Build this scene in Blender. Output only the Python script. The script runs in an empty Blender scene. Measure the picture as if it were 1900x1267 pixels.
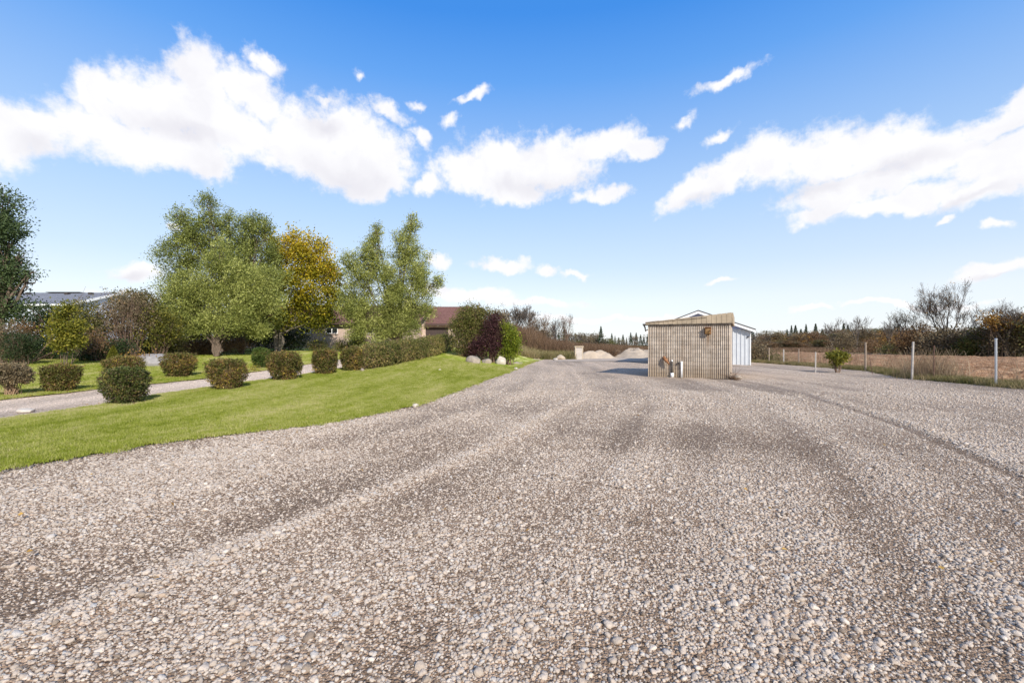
import bpy, math, random
import numpy as np
from math import radians as R, sin, cos, pi

C = bpy.context.scene
col = C.collection
rng = np.random.default_rng(11)
random.seed(5)

# ------------------------------------------------------------------ camera
F, CX, HY, EYE = 845.0, 950.0, 640.0, 1.6
cam = bpy.data.cameras.new('camera')
cam.sensor_width = 36.0
cam.lens = F / 1900 * 36.0
cam.shift_y = (HY - 633.5) / 1900
cam.clip_start = 0.05
cam.clip_end = 6000
co = bpy.data.objects.new('camera', cam)
col.objects.link(co)
co.location = (0, 0, EYE)
co.rotation_euler = (R(90), 0, 0)
C.camera = co

# ------------------------------------------------------------------ sun, exposure
SUN_EL, SUN_AZ = 33.0, 155.0           # azimuth clockwise from +Y: behind the camera, to its right
su = bpy.data.lights.new('sun', 'SUN')
su.energy = 4.0
su.angle = R(0.6)
su.color = (1.0, 0.94, 0.85)
so = bpy.data.objects.new('sun', su)
col.objects.link(so)
so.rotation_euler = (R(90 - SUN_EL), 0, R(180 - SUN_AZ))
so.location = (8, -12, 20)
C.view_settings.view_transform = 'Standard'
C.view_settings.look = 'None'
C.view_settings.gamma = 1
C.view_settings.exposure = 0.55
C.view_settings.use_curve_mapping = False
C.render.engine = 'CYCLES'
C.cycles.max_bounces = 6
C.cycles.transparent_max_bounces = 6
C.cycles.use_denoising = True


# ------------------------------------------------------------------ node helpers
class NT:
    def __init__(s, tree):
        s.t = tree; s.n = tree.nodes; s.l = tree.links
        s.n.clear()

    def add(s, kind, props=None, **ins):
        nd = s.n.new(kind)
        for k, v in (props or {}).items():
            setattr(nd, k, v)
        for k, v in ins.items():
            key = int(k[1:]) if k[0] == 'i' and k[1:].isdigit() else k.replace('_', ' ')
            sock = nd.inputs[key]
            if isinstance(v, bpy.types.NodeSocket):
                s.l.new(v, sock)
            else:
                sock.default_value = v
        return nd

    def m(s, op, a, b=0.0, c=0.0, clamp=False):
        nd = s.add('ShaderNodeMath', {'operation': op, 'use_clamp': clamp}, i0=a, i1=b, i2=c)
        return nd.outputs[0]

    def ramp(s, fac, stops, interp='LINEAR'):
        nd = s.add('ShaderNodeValToRGB', None, i0=fac)
        cr = nd.color_ramp
        cr.interpolation = interp
        while len(cr.elements) < len(stops):
            cr.elements.new(0.5)
        for e, (p, c) in zip(cr.elements, stops):
            e.position = p
            e.color = (c[0], c[1], c[2], 1) if hasattr(c, '__len__') else (c, c, c, 1)
        return nd.outputs[0]

    def mix(s, f, a, b, mode='MIX'):
        nd = s.n.new('ShaderNodeMix')
        nd.data_type = 'RGBA'; nd.blend_type = mode
        for i, v in ((0, f), (6, a), (7, b)):
            if isinstance(v, bpy.types.NodeSocket):
                s.l.new(v, nd.inputs[i])
            else:
                nd.inputs[i].default_value = v if i == 0 else ((v[0], v[1], v[2], 1) if hasattr(v, '__len__') else (v, v, v, 1))
        return nd.outputs[2]

    def noise(s, vec, scale, detail=4, rough=0.5, dist=0.0):
        nd = s.add('ShaderNodeTexNoise', None, Vector=vec, Scale=scale, Detail=detail, Roughness=rough, Distortion=dist)
        return nd.outputs[0]


def new_mat(name):
    m = bpy.data.materials.new(name)
    m.use_nodes = True
    return m, NT(m.node_tree)


def finish(nt, color, rough=0.8, bump=None, bump_str=0.3, bump_dist=0.02, metallic=0.0, spec=0.3):
    p = nt.add('ShaderNodeBsdfPrincipled', None, Roughness=rough, Metallic=metallic)
    p.inputs['Specular IOR Level'].default_value = spec
    if isinstance(color, bpy.types.NodeSocket):
        nt.l.new(color, p.inputs['Base Color'])
    else:
        p.inputs['Base Color'].default_value = (*color, 1)
    if bump is not None:
        b = nt.add('ShaderNodeBump', None, Height=bump, Strength=bump_str, Distance=bump_dist)
        nt.l.new(b.outputs[0], p.inputs['Normal'])
    o = nt.add('ShaderNodeOutputMaterial')
    nt.l.new(p.outputs[0], o.inputs[0])


def simple_mat(name, c, rough=0.8, var=0.15, scale=6.0, metallic=0.0, spec=0.3, bump=0.15):
    m, nt = new_mat(name)
    tc = nt.add('ShaderNodeTexCoord').outputs['Object']
    n = nt.noise(tc, scale, 5, 0.6)
    c0 = tuple(x * (1 - var) for x in c); c1 = tuple(min(1, x * (1 + var)) for x in c)
    cc = nt.ramp(n, [(0.3, c0), (0.7, c1)])
    finish(nt, cc, rough, n, bump, 0.02, metallic, spec)
    return m


def leaf_mat(name, stops, trans=0.3, attr='var'):
    m, nt = new_mat(name)
    a = nt.add('ShaderNodeAttribute', {'attribute_name': attr}).outputs['Fac']
    c = nt.ramp(a, stops)
    d = nt.add('ShaderNodeBsdfPrincipled', None, Base_Color=c, Roughness=0.55)
    d.inputs['Specular IOR Level'].default_value = 0.25
    t = nt.add('ShaderNodeBsdfTranslucent', None, Color=c)
    mx = nt.add('ShaderNodeMixShader', None, i0=trans, i1=d.outputs[0], i2=t.outputs[0])
    o = nt.add('ShaderNodeOutputMaterial')
    nt.l.new(mx.outputs[0], o.inputs[0])
    return m


# ------------------------------------------------------------------ sky
def pix_dir(px, py):
    X, Z = (px - CX) / F, (HY - py) / F
    return math.atan(X), math.atan(Z / math.hypot(1, X))


w = bpy.data.worlds.new('World')
C.world = w
w.use_nodes = True
nt = NT(w.node_tree)
sky = nt.add('ShaderNodeTexSky', {'sky_type': 'NISHITA', 'sun_disc': False, 'sun_elevation': R(SUN_EL),
                                  'sun_rotation': R(SUN_AZ), 'air_density': 1.0, 'dust_density': 0.6, 'ozone_density': 2.0})
tc = nt.add('ShaderNodeTexCoord').outputs['Generated']
sep = nt.add('ShaderNodeSeparateXYZ', None, i0=tc)
az = nt.m('ARCTAN2', sep.outputs[0], sep.outputs[1])
hyp = nt.m('SQRT', nt.m('ADD', nt.m('MULTIPLY', sep.outputs[0], sep.outputs[0]), nt.m('MULTIPLY', sep.outputs[1], sep.outputs[1])))
el = nt.m('ARCTAN2', sep.outputs[2], hyp)
p0 = nt.add('ShaderNodeCombineXYZ', None, i0=az, i1=el, i2=0.0).outputs[0]


def warp(vec, scale, amt, off):
    v = nt.add('ShaderNodeVectorMath', {'operation': 'ADD'}, i0=vec, i1=(off, off * 1.7, off * .3)).outputs[0]
    nz = nt.add('ShaderNodeTexNoise', None, Vector=v, Scale=scale, Detail=5.0, Roughness=0.55)
    c_ = nt.add('ShaderNodeVectorMath', {'operation': 'SUBTRACT'}, i0=nz.outputs[1], i1=(0.5, 0.5, 0.5)).outputs[0]
    s_ = nt.add('ShaderNodeVectorMath', {'operation': 'MULTIPLY'}, i0=c_, i1=(amt, amt * .8, 0)).outputs[0]
    return nt.add('ShaderNodeVectorMath', {'operation': 'ADD'}, i0=vec, i1=s_).outputs[0]


p1 = warp(warp(p0, 7.0, 0.11, 3.1), 26.0, 0.035, 9.0)
# each cloud puff: centre (px, py as seen from the viewpoint), half width, half height, tilt in degrees
PUFFS = [
    (-20, 235, 110, 62, 0), (70, 245, 90, 50, -10), (190, 178, 74, 50, -15), (270, 195, 84, 56, 0), (382, 152, 62, 62, -10), (450, 160, 66, 46, 0),
    (470, 190, 70, 30, 20), (350, 205, 140, 62, 0), (200, 250, 150, 55, 0), (330, 270, 150, 48, 0), (430, 250, 110, 55, 0),
    (560, 262, 110, 62, 10), (660, 262, 100, 64, 15), (690, 300, 100, 60, 0), (600, 300, 130, 45, 5), (690, 345, 80, 26, 0), (375, 305, 70, 20, 0),
    (735, 215, 40, 18, 20), (785, 260, 26, 18, 30), (795, 350, 40, 16, -20), (480, 105, 40, 20, 25),
    (870, 320, 75, 38, 0), (950, 312, 105, 56, 0), (1040, 308, 95, 50, 0), (1120, 272, 85, 34, -8), (1180, 270, 50, 20, 0), (960, 352, 80, 24, 0),
    (1110, 362, 58, 13, -8),
    (1280, 355, 60, 30, -15), (1350, 330, 95, 44, -18), (1440, 300, 95, 55, -10), (1540, 282, 115, 58, 0), (1650, 275, 110, 50, 0),
    (1590, 345, 170, 42, -8), (1740, 290, 120, 46, 0), (1850, 300, 110, 48, -8), (1540, 392, 85, 20, -10), (1680, 372, 160, 24, -8),
    (1830, 352, 140, 30, -8), (1850, 230, 90, 34, -15), (1890, 190, 60, 32, -20), (1980, 290, 120, 90, 0),
    (1360, 145, 60, 12, -10), (1345, 240, 38, 10, -10), (1280, 216, 24, 8, -15), (848, 232, 22, 12, -25), (880, 182, 34, 9, -25),
    (785, 195, 14, 9, 0), (660, 135, 20, 10, 20), (605, 195, 26, 8, -20),
    (245, 505, 52, 17, 4), (300, 430, 26, 12, 0), (250, 545, 90, 10, 0), (800, 478, 22, 14, 0),
    (920, 493, 62, 13, 5), (1010, 500, 32, 12, 0), (1078, 506, 32, 8, -4), (1332, 526, 24, 7, 0), (1845, 420, 36, 11, 0), (1830, 493, 80, 20, -4),
    (1500, 572, 60, 7, 0), (1680, 560, 170, 7, 2), (850, 548, 120, 16, 3), (980, 560, 120, 10, 0), (1120, 590, 180, 8, 0), (1750, 405, 24, 7, 0),
    (-160, 300, 160, 70, 10), (-420, 200, 220, 90, 0), (2250, 180, 260, 90, 0),
]
dens = None


def chained(vec, prev):
    # ties every puff to the one before it, so that the renderer works them off one by one
    if prev is None:
        return vec
    return nt.add('ShaderNodeVectorMath', {'operation': 'MULTIPLY_ADD'}, i0=prev, i1=(1e-7, 1e-7, 1e-7), i2=vec).outputs[0]


for (px, py, rx, ry, tilt) in PUFFS:
    a0, e0 = pix_dir(px, py)
    X = (px - CX) / F
    kx = 1 / F / (1 + X * X)                 # radians of azimuth per pixel at that bearing
    ke = 1 / F / math.hypot(1, X)
    mp = nt.add('ShaderNodeMapping', {'vector_type': 'TEXTURE'}, Vector=chained(p1, dens), Location=(a0, e0, 0),
                Rotation=(0, 0, R(-tilt)), Scale=(rx * kx * 1.06, ry * ke * 1.06, 1))
    ln = nt.add('ShaderNodeVectorMath', {'operation': 'LENGTH'}, i0=mp.outputs[0]).outputs['Value']
    q = nt.m('SUBTRACT', 1.0, ln)
    sz = min(1.0, (rx * ry) ** .5 / 45)
    q = nt.m('MULTIPLY', q, (0.36 if py < 260 else 0.6) + (0.64 if py < 260 else 0.4) * sz)
    dens = q if dens is None else nt.add('ShaderNodeMath', {'operation': 'SMOOTH_MAX'}, i0=dens, i1=q, i2=0.05).outputs[0]
# scattered unseen clouds continuing the same sky, cover raised to whiten the ambient light
gn = nt.noise(p1, 3.2, 3, 0.5)
side = nt.m('MAXIMUM', nt.m('MULTIPLY', nt.m('SUBTRACT', nt.m('ABSOLUTE', az), 1.0), 2.0, clamp=True), nt.m('MULTIPLY', nt.m('SUBTRACT', el, 0.72), 4.0, clamp=True))
gen = nt.m('ADD', nt.m('MULTIPLY', nt.m('SUBTRACT', gn, 0.50), 3.0), nt.m('MULTIPLY', nt.m('SUBTRACT', side, 1.0), 1.0))
dens = nt.m('MAXIMUM', dens, gen)
fine = nt.noise(p0, 30.0, 8, 0.62)
fine2 = nt.noise(p0, 90.0, 4, 0.6)
d2 = nt.m('ADD', dens, nt.m('MULTIPLY', nt.m('SUBTRACT', fine, 0.5), 1.0))
d2 = nt.m('ADD', d2, nt.m('MULTIPLY', nt.m('SUBTRACT', fine2, 0.5), 0.3))
mask = nt.add('ShaderNodeMapRange', {'interpolation_type': 'SMOOTHSTEP'}, Value=d2, i1=-0.08, i2=0.48, i3=0.0, i4=1.0).outputs[0]
# lavender-grey undersides
SHADE = [(640, 330, 110, 28, 12), (1500, 352, 150, 16, -8), (1000, 345, 110, 16, 0), (240, 512, 40, 8, 0), (60, 270, 80, 20, 0), (330, 240, 120, 18, 5),
         (1300, 372, 60, 12, -8), (1800, 372, 120, 10, -8), (1840, 505, 60, 6, 0), (600, 240, 50, 15, 0), (1700, 300, 110, 14, 0)]
shd = None
for (px, py, rx, ry, tilt) in SHADE:
    a0, e0 = pix_dir(px, py)
    X = (px - CX) / F
    mp = nt.add('ShaderNodeMapping', {'vector_type': 'TEXTURE'}, Vector=chained(p1, shd), Location=(a0, e0, 0),
                Rotation=(0, 0, R(-tilt)), Scale=(rx * 1.3 / F / (1 + X * X), ry * 1.6 / F / math.hypot(1, X), 1))
    ln = nt.add('ShaderNodeVectorMath', {'operation': 'LENGTH'}, i0=mp.outputs[0]).outputs['Value']
    q = nt.m('SUBTRACT', 1.0, ln)
    shd = q if shd is None else nt.m('MAXIMUM', shd, q)
shd = nt.m('MULTIPLY', nt.add('ShaderNodeMapRange', {'interpolation_type': 'SMOOTHSTEP'}, Value=shd, i1=0.0, i2=1.0).outputs[0], 0.8)
shn = nt.m('MULTIPLY', nt.m('SUBTRACT', nt.noise(p1, 14.0, 5), 0.5), 2.0, clamp=True)
shd = nt.m('ADD', shd, shn, clamp=True)
CW, CG = (6.7, 6.65, 6.75), (5.5, 5.4, 5.75)
ccol = nt.mix(shd, CW, CG)
# clear sky: the Nishita sky, a little more saturated, paling to the horizon
hs = nt.add('ShaderNodeHueSaturation', None, Hue=0.5045, Saturation=1.20, Value=1.5, Color=sky.outputs[0]).outputs[0]
elr = nt.m('DIVIDE', el, 1.5708, clamp=True)
grad = nt.ramp(elr, [(0, (.91, .935, 1.0)), (.06, (.86, .91, .985)), (.104, (.68, .81, .985)), (.177, (.50, .70, .985)), (.333, (.135, .395, .93)), (.40, (.052, .29, .865)), (1, (.03, .19, .62))])
grad = nt.add('ShaderNodeVectorMath', {'operation': 'SCALE'}, i0=grad, Scale=6.55).outputs[0]
skyc = nt.mix(0.85, hs, grad)
final = nt.mix(nt.m('MULTIPLY', mask, 0.97), skyc, ccol)
bg = nt.add('ShaderNodeBackground', None, Color=final, Strength=0.105)
ow = nt.add('ShaderNodeOutputWorld')
nt.l.new(bg.outputs[0], ow.inputs[0])


# ------------------------------------------------------------------ terrain functions
def sstep(t):
    t = np.clip(t, 0, 1)
    return t * t * (3 - 2 * t)


_perm = np.random.default_rng(3).random((256, 256))


def vnoise(x, y):
    xi = np.floor(x).astype(int); yi = np.floor(y).astype(int)
    fx = x - xi; fy = y - yi
    fx = fx * fx * (3 - 2 * fx); fy = fy * fy * (3 - 2 * fy)
    g = lambda a, b: _perm[a % 256, b % 256]
    return (g(xi, yi) * (1 - fx) + g(xi + 1, yi) * fx) * (1 - fy) + (g(xi, yi + 1) * (1 - fx) + g(xi + 1, yi + 1) * fx) * fy


def fbm(x, y, o=4):
    s, a, t = 0, 1, 0
    for i in range(o):
        s = s + a * vnoise(x * 2 ** i + 17 * i, y * 2 ** i + 31 * i); t += a; a *= .5
    return s / t - 0.5


EY = [-30, 0, 5.88, 7.39, 9.2, 11.76, 17.3, 27, 42, 55, 67, 200]
EXx = [-19, -8.8, -6.6, -5.68, -3.9, -2.64, -1.84, -0.32, 1.8, 4.6, 6.8, 8]


def edge(y):
    return np.interp(y, EY, EXx) + 0.30 * (fbm(y * 0.7, y * 0 + 3.3, 4))


def edge_s(y):
    return np.interp(y, EY, EXx)


HYy = [12, 17.5, 20, 25, 30, 40, 50, 60, 90, 400]
HZ = [0, .17, .27, .48, .68, 1.02, 1.3, 1.4, 1.2, 0.6]


def H(x, y):
    x = np.asarray(x, float); y = np.asarray(y, float)
    return np.interp(y, HYy, HZ) * sstep((edge_s(y) - x) / 7.0)


def hh(x, y):
    return float(H(x, y))


def G(px, py):
    """where the sight line through a spot of the photo meets the ground"""
    X, Z = (px - CX) / F, (HY - py) / F
    d = 2.0
    while d < 600:
        if EYE + Z * d <= hh(X * d, d):
            break
        d += 0.05
    return X * d, d


def P(px, d):
    return (px - CX) / F * d


def ZZ(py, d):
    return EYE + (HY - py) / F * d


def near_edge(y):      # farm driveway, side next to the viewer
    return np.interp(y, [-20, 9.3, 13.8, 16.8, 19.4, 22.5, 30, 40, 50], [-10.5, -10.5, -10.55, -10.0, -9.1, -8.5, -7.9, -7.2, -6.4])


def far_edge(y):
    return np.interp(y, [-20, 12.9, 15.5, 18.5, 27, 35, 50], [-14.7, -14.6, -13.9, -12.7, -11.4, -10.9, -9.4])


# ------------------------------------------------------------------ mesh helpers
def mk_mesh(name, V, faces, mats, smooth=False, attrs=None, mat_idx=None):
    me = bpy.data.meshes.new(name)
    V = np.asarray(V, np.float32)
    me.vertices.add(len(V))
    me.vertices.foreach_set('co', V.ravel())
    if len(faces):
        if isinstance(faces, np.ndarray):
            n, k = faces.shape
            me.loops.add(n * k)
            me.loops.foreach_set('vertex_index', faces.astype(np.int32).ravel())
            me.polygons.add(n)
            me.polygons.foreach_set('loop_start', np.arange(0, n * k, k, dtype=np.int32))
        else:
            tot = sum(len(f) for f in faces)
            me.loops.add(tot)
            me.loops.foreach_set('vertex_index', np.array([i for f in faces for i in f], np.int32))
            me.polygons.add(len(faces))
            st = np.cumsum([0] + [len(f) for f in faces[:-1]]).astype(np.int32)
            me.polygons.foreach_set('loop_start', st)
    for m in (mats if isinstance(mats, (list, tuple)) else [mats]):
        me.materials.append(m)
    if mat_idx is not None:
        me.polygons.foreach_set('material_index', np.asarray(mat_idx, np.int32))
    for k, v in (attrs or {}).items():
        v = np.asarray(v, np.float32)
        if v.ndim == 1:
            a = me.attributes.new(k, 'FLOAT', 'POINT'); a.data.foreach_set('value', v)
        else:
            a = me.attributes.new(k, 'FLOAT_VECTOR', 'POINT'); a.data.foreach_set('vector', v.ravel())
    me.update(calc_edges=True)
    if len(me.polygons):
        me.polygons.foreach_set('use_smooth', [bool(smooth)] * len(me.polygons))
    return me


def link(name, me, parent=None, loc=(0, 0, 0), rot=(0, 0, 0), scale=(1, 1, 1)):
    o = bpy.data.objects.new(name, me)
    col.objects.link(o)
    o.location = loc; o.rotation_euler = rot; o.scale = scale
    if parent:
        o.parent = parent
    return o


def tag(o, label=None, cat=None, group=None, kind=None):
    if label: o['label'] = label
    if cat: o['category'] = cat
    if group: o['group'] = group
    if kind: o['kind'] = kind
    return o


def thing(name, label, cat, loc=(0, 0, 0), rz=0, group=None):
    o = link(name, None, None, loc, (0, 0, rz))
    return tag(o, label, cat, group)


class MB:
    def __init__(s):
        s.v = []; s.f = []; s.n = 0

    def add(s, V, Fs):
        V = [tuple(v) for v in V]
        s.f += [tuple(i + s.n for i in f) for f in Fs]
        s.v += V; s.n += len(V)
        return s

    def box(s, x0, x1, y0, y1, z0, z1):
        V = [(x0, y0, z0), (x1, y0, z0), (x1, y1, z0), (x0, y1, z0), (x0, y0, z1), (x1, y0, z1), (x1, y1, z1), (x0, y1, z1)]
        return s.add(V, [(0, 3, 2, 1), (4, 5, 6, 7), (0, 1, 5, 4), (1, 2, 6, 5), (2, 3, 7, 6), (3, 0, 4, 7)])

    def prism(s, pts, axis_from, axis_to, plane='xz'):
        """polygon in a plane extruded along the third axis"""
        n = len(pts)
        def mkp(p, t):
            if plane == 'xz': return (p[0], t, p[1])
            if plane == 'yz': return (t, p[0], p[1])
            return (p[0], p[1], t)
        V = [mkp(p, axis_from) for p in pts] + [mkp(p, axis_to) for p in pts]
        Fs = [tuple(range(n - 1, -1, -1)), tuple(range(n, 2 * n))]
        Fs += [(i, (i + 1) % n, n + (i + 1) % n, n + i) for i in range(n)]
        return s.add(V, Fs)

    def tube(s, pts, rad, k=8, cap=True):
        pts = [np.array(p, float) for p in pts]
        if not hasattr(rad, '__len__'):
            rad = [rad] * len(pts)
        V = []
        for i, p in enumerate(pts):
            d = pts[min(i + 1, len(pts) - 1)] - pts[max(i - 1, 0)]
            d /= np.linalg.norm(d) + 1e-9
            a = np.cross(d, (0, 0, 1) if abs(d[2]) < .9 else (1, 0, 0)); a /= np.linalg.norm(a)
            b = np.cross(d, a)
            V += [p + rad[i] * (cos(2 * pi * j / k) * a + sin(2 * pi * j / k) * b) for j in range(k)]
        Fs = []
        for i in range(len(pts) - 1):
            for j in range(k):
                Fs.append((i * k + j, i * k + (j + 1) % k, (i + 1) * k + (j + 1) % k, (i + 1) * k + j))
        if cap:
            Fs += [tuple(range(k - 1, -1, -1)), tuple((len(pts) - 1) * k + j for j in range(k))]
        return s.add(V, Fs)

    def mesh(s, name, mat, smooth=False):
        return mk_mesh(name, np.array(s.v, np.float32).reshape(-1, 3), s.f, mat, smooth)

    def part(s, name, mat, parent=None, smooth=False, **kw):
        return link(name, s.mesh(name, mat, smooth), parent, **kw)


def strip_sheet(name, ys, xl, xr, nu, zoff, mat, attr_fn=None, zfn=None):
    """a ground sheet between two edge curves given as functions of y"""
    ys = np.asarray(ys)
    u = np.linspace(0, 1, nu)
    XL, XR = xl(ys), xr(ys)
    X = XL[:, None] * (1 - u) + XR[:, None] * u
    Y = np.repeat(ys[:, None], nu, 1)
    Z = H(X, Y) + zoff
    if zfn is not None:
        Z = Z + zfn(X, Y)
    V = np.stack([X, Y, Z], -1).reshape(-1, 3)
    i = np.arange(len(ys) - 1)[:, None] * nu + np.arange(nu - 1)[None]
    fc = np.stack([i, i + 1, i + 1 + nu, i + nu], -1).reshape(-1, 4)
    at = {k: f(X, Y).ravel() for k, f in (attr_fn or {}).items()}
    o = link(name, mk_mesh(name, V, fc, mat, True, at))
    o['kind'] = 'structure'
    return o


def geo(a, b, n, base=6):
    """n+1 values from a to b whose steps grow with distance"""
    t = np.linspace(0, 1, n + 1)
    return a + (np.exp(t * math.log((b - a + base) / base)) - 1) * base


# ------------------------------------------------------------------ ground materials
def track_u(x, y):
    f = np.interp(y, [-5, 0, 2.4, 5.4, 9, 15, 25, 70], [-5.5, -3.8, -2.7, -1.2, .4, 2.5, 3.6, 6])
    return x - f


def track(x, y):
    """0 = packed wheel path, 1 = loose gravel ridge"""
    u = track_u(x, y) + 0.5 * fbm(x * .25, y * .16, 2)
    a = fbm(u * 1.25 + 40, y * .05 + 3, 3) * 1.0
    b = fbm(x * .5 + 9, y * .35, 4) * 1.0
    # the spread wheel ridge left of centre and the bank of loose stone right of it
    r = .45 * np.exp(-((u - 0.0) / .16) ** 2) + .3 * np.exp(-((u - 7.45) / .15) ** 2) + .2 * np.exp(-((u - 2.6) / .4) ** 2) + .25 * np.exp(-((u + 1.9) / .35) ** 2)
    dk = .6 * np.exp(-((u - 7.15) / .1) ** 2) + .6 * np.exp(-(((x - 3.7) / 1.7) ** 2 + ((y - 8.0) / 2.1) ** 2)) + .12 * np.exp(-((u + .55) / .3) ** 2) * (y < 9) + .2 * np.exp(-((u - 5) / .3) ** 2)
    return np.clip(.5 + a + b + r - dk, 0, 1)


def gravel_mat(name, sc=1.0, dark=1.0):
    m, nt = new_mat(name)
    tc = nt.add('ShaderNodeTexCoord').outputs['Object']
    tr = nt.add('ShaderNodeAttribute', {'attribute_name': 'track'}).outputs['Fac']
    v1 = nt.add('ShaderNodeTexVoronoi', None, Vector=tc, Scale=48.0 * sc)
    v2 = nt.add('ShaderNodeTexVoronoi', None, Vector=tc, Scale=110.0 * sc)
    r1 = nt.add('ShaderNodeSeparateColor', None, i0=v1.outputs['Color']).outputs[0]
    r2 = nt.add('ShaderNodeSeparateColor', None, i0=v2.outputs['Color']).outputs[1]
    st = nt.ramp(r1, [(0, (.13, .103, .08)), (.3, (.27, .23, .185)), (.6, (.38, .33, .275)), (.85, (.48, .425, .365)), (1, (.60, .55, .49))])
    s2 = nt.ramp(r2, [(0, (.11, .08, .058)), (.5, (.29, .235, .18)), (1, (.50, .42, .34))])
    gap = nt.m('MULTIPLY', nt.m('SUBTRACT', v1.outputs['Distance'], .45), 3.0, clamp=True)
    c = nt.mix(nt.m('MULTIPLY', gap, .8), st, s2)
    big = nt.noise(tc, .9, 5, .6)
    lo = nt.ramp(nt.m('ADD', nt.m('MULTIPLY', tr, .65), nt.m('MULTIPLY', big, .35)), [(.2, (.92, .84, .78)), (.5, (1.34, 1.22, 1.12)), (.8, (1.62, 1.47, 1.34))])
    c = nt.mix(1.0, c, lo, 'MULTIPLY')
    c = nt.mix(1.0, c, (dark, dark, dark), 'MULTIPLY')
    cv = nt.add('ShaderNodeAttribute', {'attribute_name': 'mud'}).outputs['Fac']
    c = nt.mix(cv, c, nt.mix(1.0, c, (.64, .56, .49), 'MULTIPLY'))      # brown mud between the loose stones
    hgt = nt.m('ADD', nt.m('MULTIPLY', v1.outputs['Distance'], -1.0), nt.m('MULTIPLY', v2.outputs['Distance'], -.45))
    finish(nt, c, .95, hgt, .75, .03 / sc, spec=.15)
    return m


def pebble_mat():
    m, nt = new_mat('pebble_stone')
    oi = nt.add('ShaderNodeObjectInfo')
    r = oi.outputs['Random']
    c = nt.ramp(r, [(0, (.14, .108, .084)), (.07, (.25, .21, .17)), (.14, (.345, .298, .25)), (.5, (.405, .355, .305)), (.78, (.455, .405, .352)), (.85, (.38, .375, .365)),
                    (.9, (.36, .285, .22)), (.94, (.48, .43, .375)), (1, (.54, .495, .44))])
    tc = nt.add('ShaderNodeTexCoord').outputs['Object']
    n = nt.noise(tc, 1.8, 4, .6)
    c = nt.mix(.3, c, nt.ramp(n, [(.3, .62), (.7, 1.2)]), 'MULTIPLY')
    c = nt.mix(1.0, c, (1.17, 1.11, 1.05), 'MULTIPLY')
    finish(nt, c, .9, n, .3, .2, spec=.2)
    return m


def grass_mat(name, dry=0.0):
    m, nt = new_mat(name)
    tc = nt.add('ShaderNodeNewGeometry').outputs['Position']
    v = nt.add('ShaderNodeMapping', None, Vector=tc, Rotation=(0, 0, R(-14)), Scale=(1.0, .22, 1))
    n1 = nt.noise(v.outputs[0], 1.4, 5, .6)
    n2 = nt.noise(tc, .35, 3, .5)
    n3 = nt.noise(tc, 26, 4, .7)
    f = nt.m('ADD', nt.m('ADD', nt.m('MULTIPLY', n1, .8), nt.m('MULTIPLY', n2, .3)), nt.m('MULTIPLY', n3, .3))
    f = nt.m('SUBTRACT', f, .17)
    c = nt.ramp(f, [(.36, (.125, .160, .012)), (.45, (.21, .255, .024)), (.53, (.30, .335, .048)), (.60, (.42, .42, .12)), (.70, (.55, .50, .22))])
    if dry:
        c = nt.mix(dry, c, (.25, .19, .10))
    finish(nt, c, .9, n3, .8, .05, spec=.1)
    return m


def tuft_mat(name, stops, noise_amt=.5, sc=.9):
    m, nt = new_mat(name)
    oi = nt.add('ShaderNodeObjectInfo')
    n = nt.noise(nt.add('ShaderNodeMapping', None, Vector=oi.outputs['Location'], Rotation=(0, 0, R(-14)), Scale=(1, .22, 1)).outputs[0], sc, 4, .6)
    f = nt.m('ADD', nt.m('MULTIPLY', n, noise_amt * 2), nt.m('MULTIPLY', oi.outputs['Random'], 1 - noise_amt))
    f = nt.m('ADD', nt.m('MULTIPLY', nt.m('SUBTRACT', f, .5), 1.25), .5 - noise_amt * .6)
    c = nt.ramp(f, stops)
    d = nt.add('ShaderNodeBsdfPrincipled', None, Base_Color=c, Roughness=.6)
    d.inputs['Specular IOR Level'].default_value = .2
    t = nt.add('ShaderNodeBsdfTranslucent', None, Color=c)
    mx = nt.add('ShaderNodeMixShader', None, i0=.3, i1=d.outputs[0], i2=t.outputs[0])
    o = nt.add('ShaderNodeOutputMaterial')
    nt.l.new(mx.outputs[0], o.inputs[0])
    return m


def field_mat():
    m, nt = new_mat('ploughed_soil')
    tc = nt.add('ShaderNodeTexCoord').outputs['Object']
    v = nt.add('ShaderNodeMapping', None, Vector=tc, Scale=(1, .3, 1)).outputs[0]
    n1 = nt.noise(v, 1.1, 6, .7)
    n2 = nt.noise(tc, 9, 5, .7)
    f = nt.m('ADD', nt.m('MULTIPLY', n1, .5), nt.m('MULTIPLY', n2, .5))
    c = nt.ramp(f, [(.37, (.085, .042, .022)), (.46, (.22, .118, .062)), (.54, (.35, .205, .115)), (.64, (.52, .37, .23))])
    finish(nt, c, .95, f, .9, .12, spec=.1)
    return m


M = {}
M['gravel'] = gravel_mat('gravel_ground')
M['gravel2'] = gravel_mat('driveway_gravel', 1.0, 1.38)
M['pebble'] = pebble_mat()
M['lawn'] = grass_mat('lawn_turf')
M['rough'] = grass_mat('rough_meadow', .85)
M['field'] = field_mat()
M['tuft'] = tuft_mat('lawn_blades', [(0, (.125, .165, .012)), (.25, (.215, .265, .022)), (.48, (.31, .35, .045)), (.66, (.45, .445, .13)), (1, (.60, .53, .28))])
M['weed'] = tuft_mat('verge_weeds', [(0, (.10, .105, .03)), (.35, (.19, .18, .06)), (.6, (.33, .27, .13)), (1, (.50, .38, .22))], .35, .3)
M['straw'] = tuft_mat('dry_stalks', [(0, (.22, .14, .08)), (.5, (.36, .26, .16)), (1, (.5, .40, .27))], .3)
M['thicket'] = tuft_mat('brown_thicket_stems', [(0, (.11, .065, .04)), (.5, (.20, .125, .075)), (1, (.30, .20, .12))], .45, .1)
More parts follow.
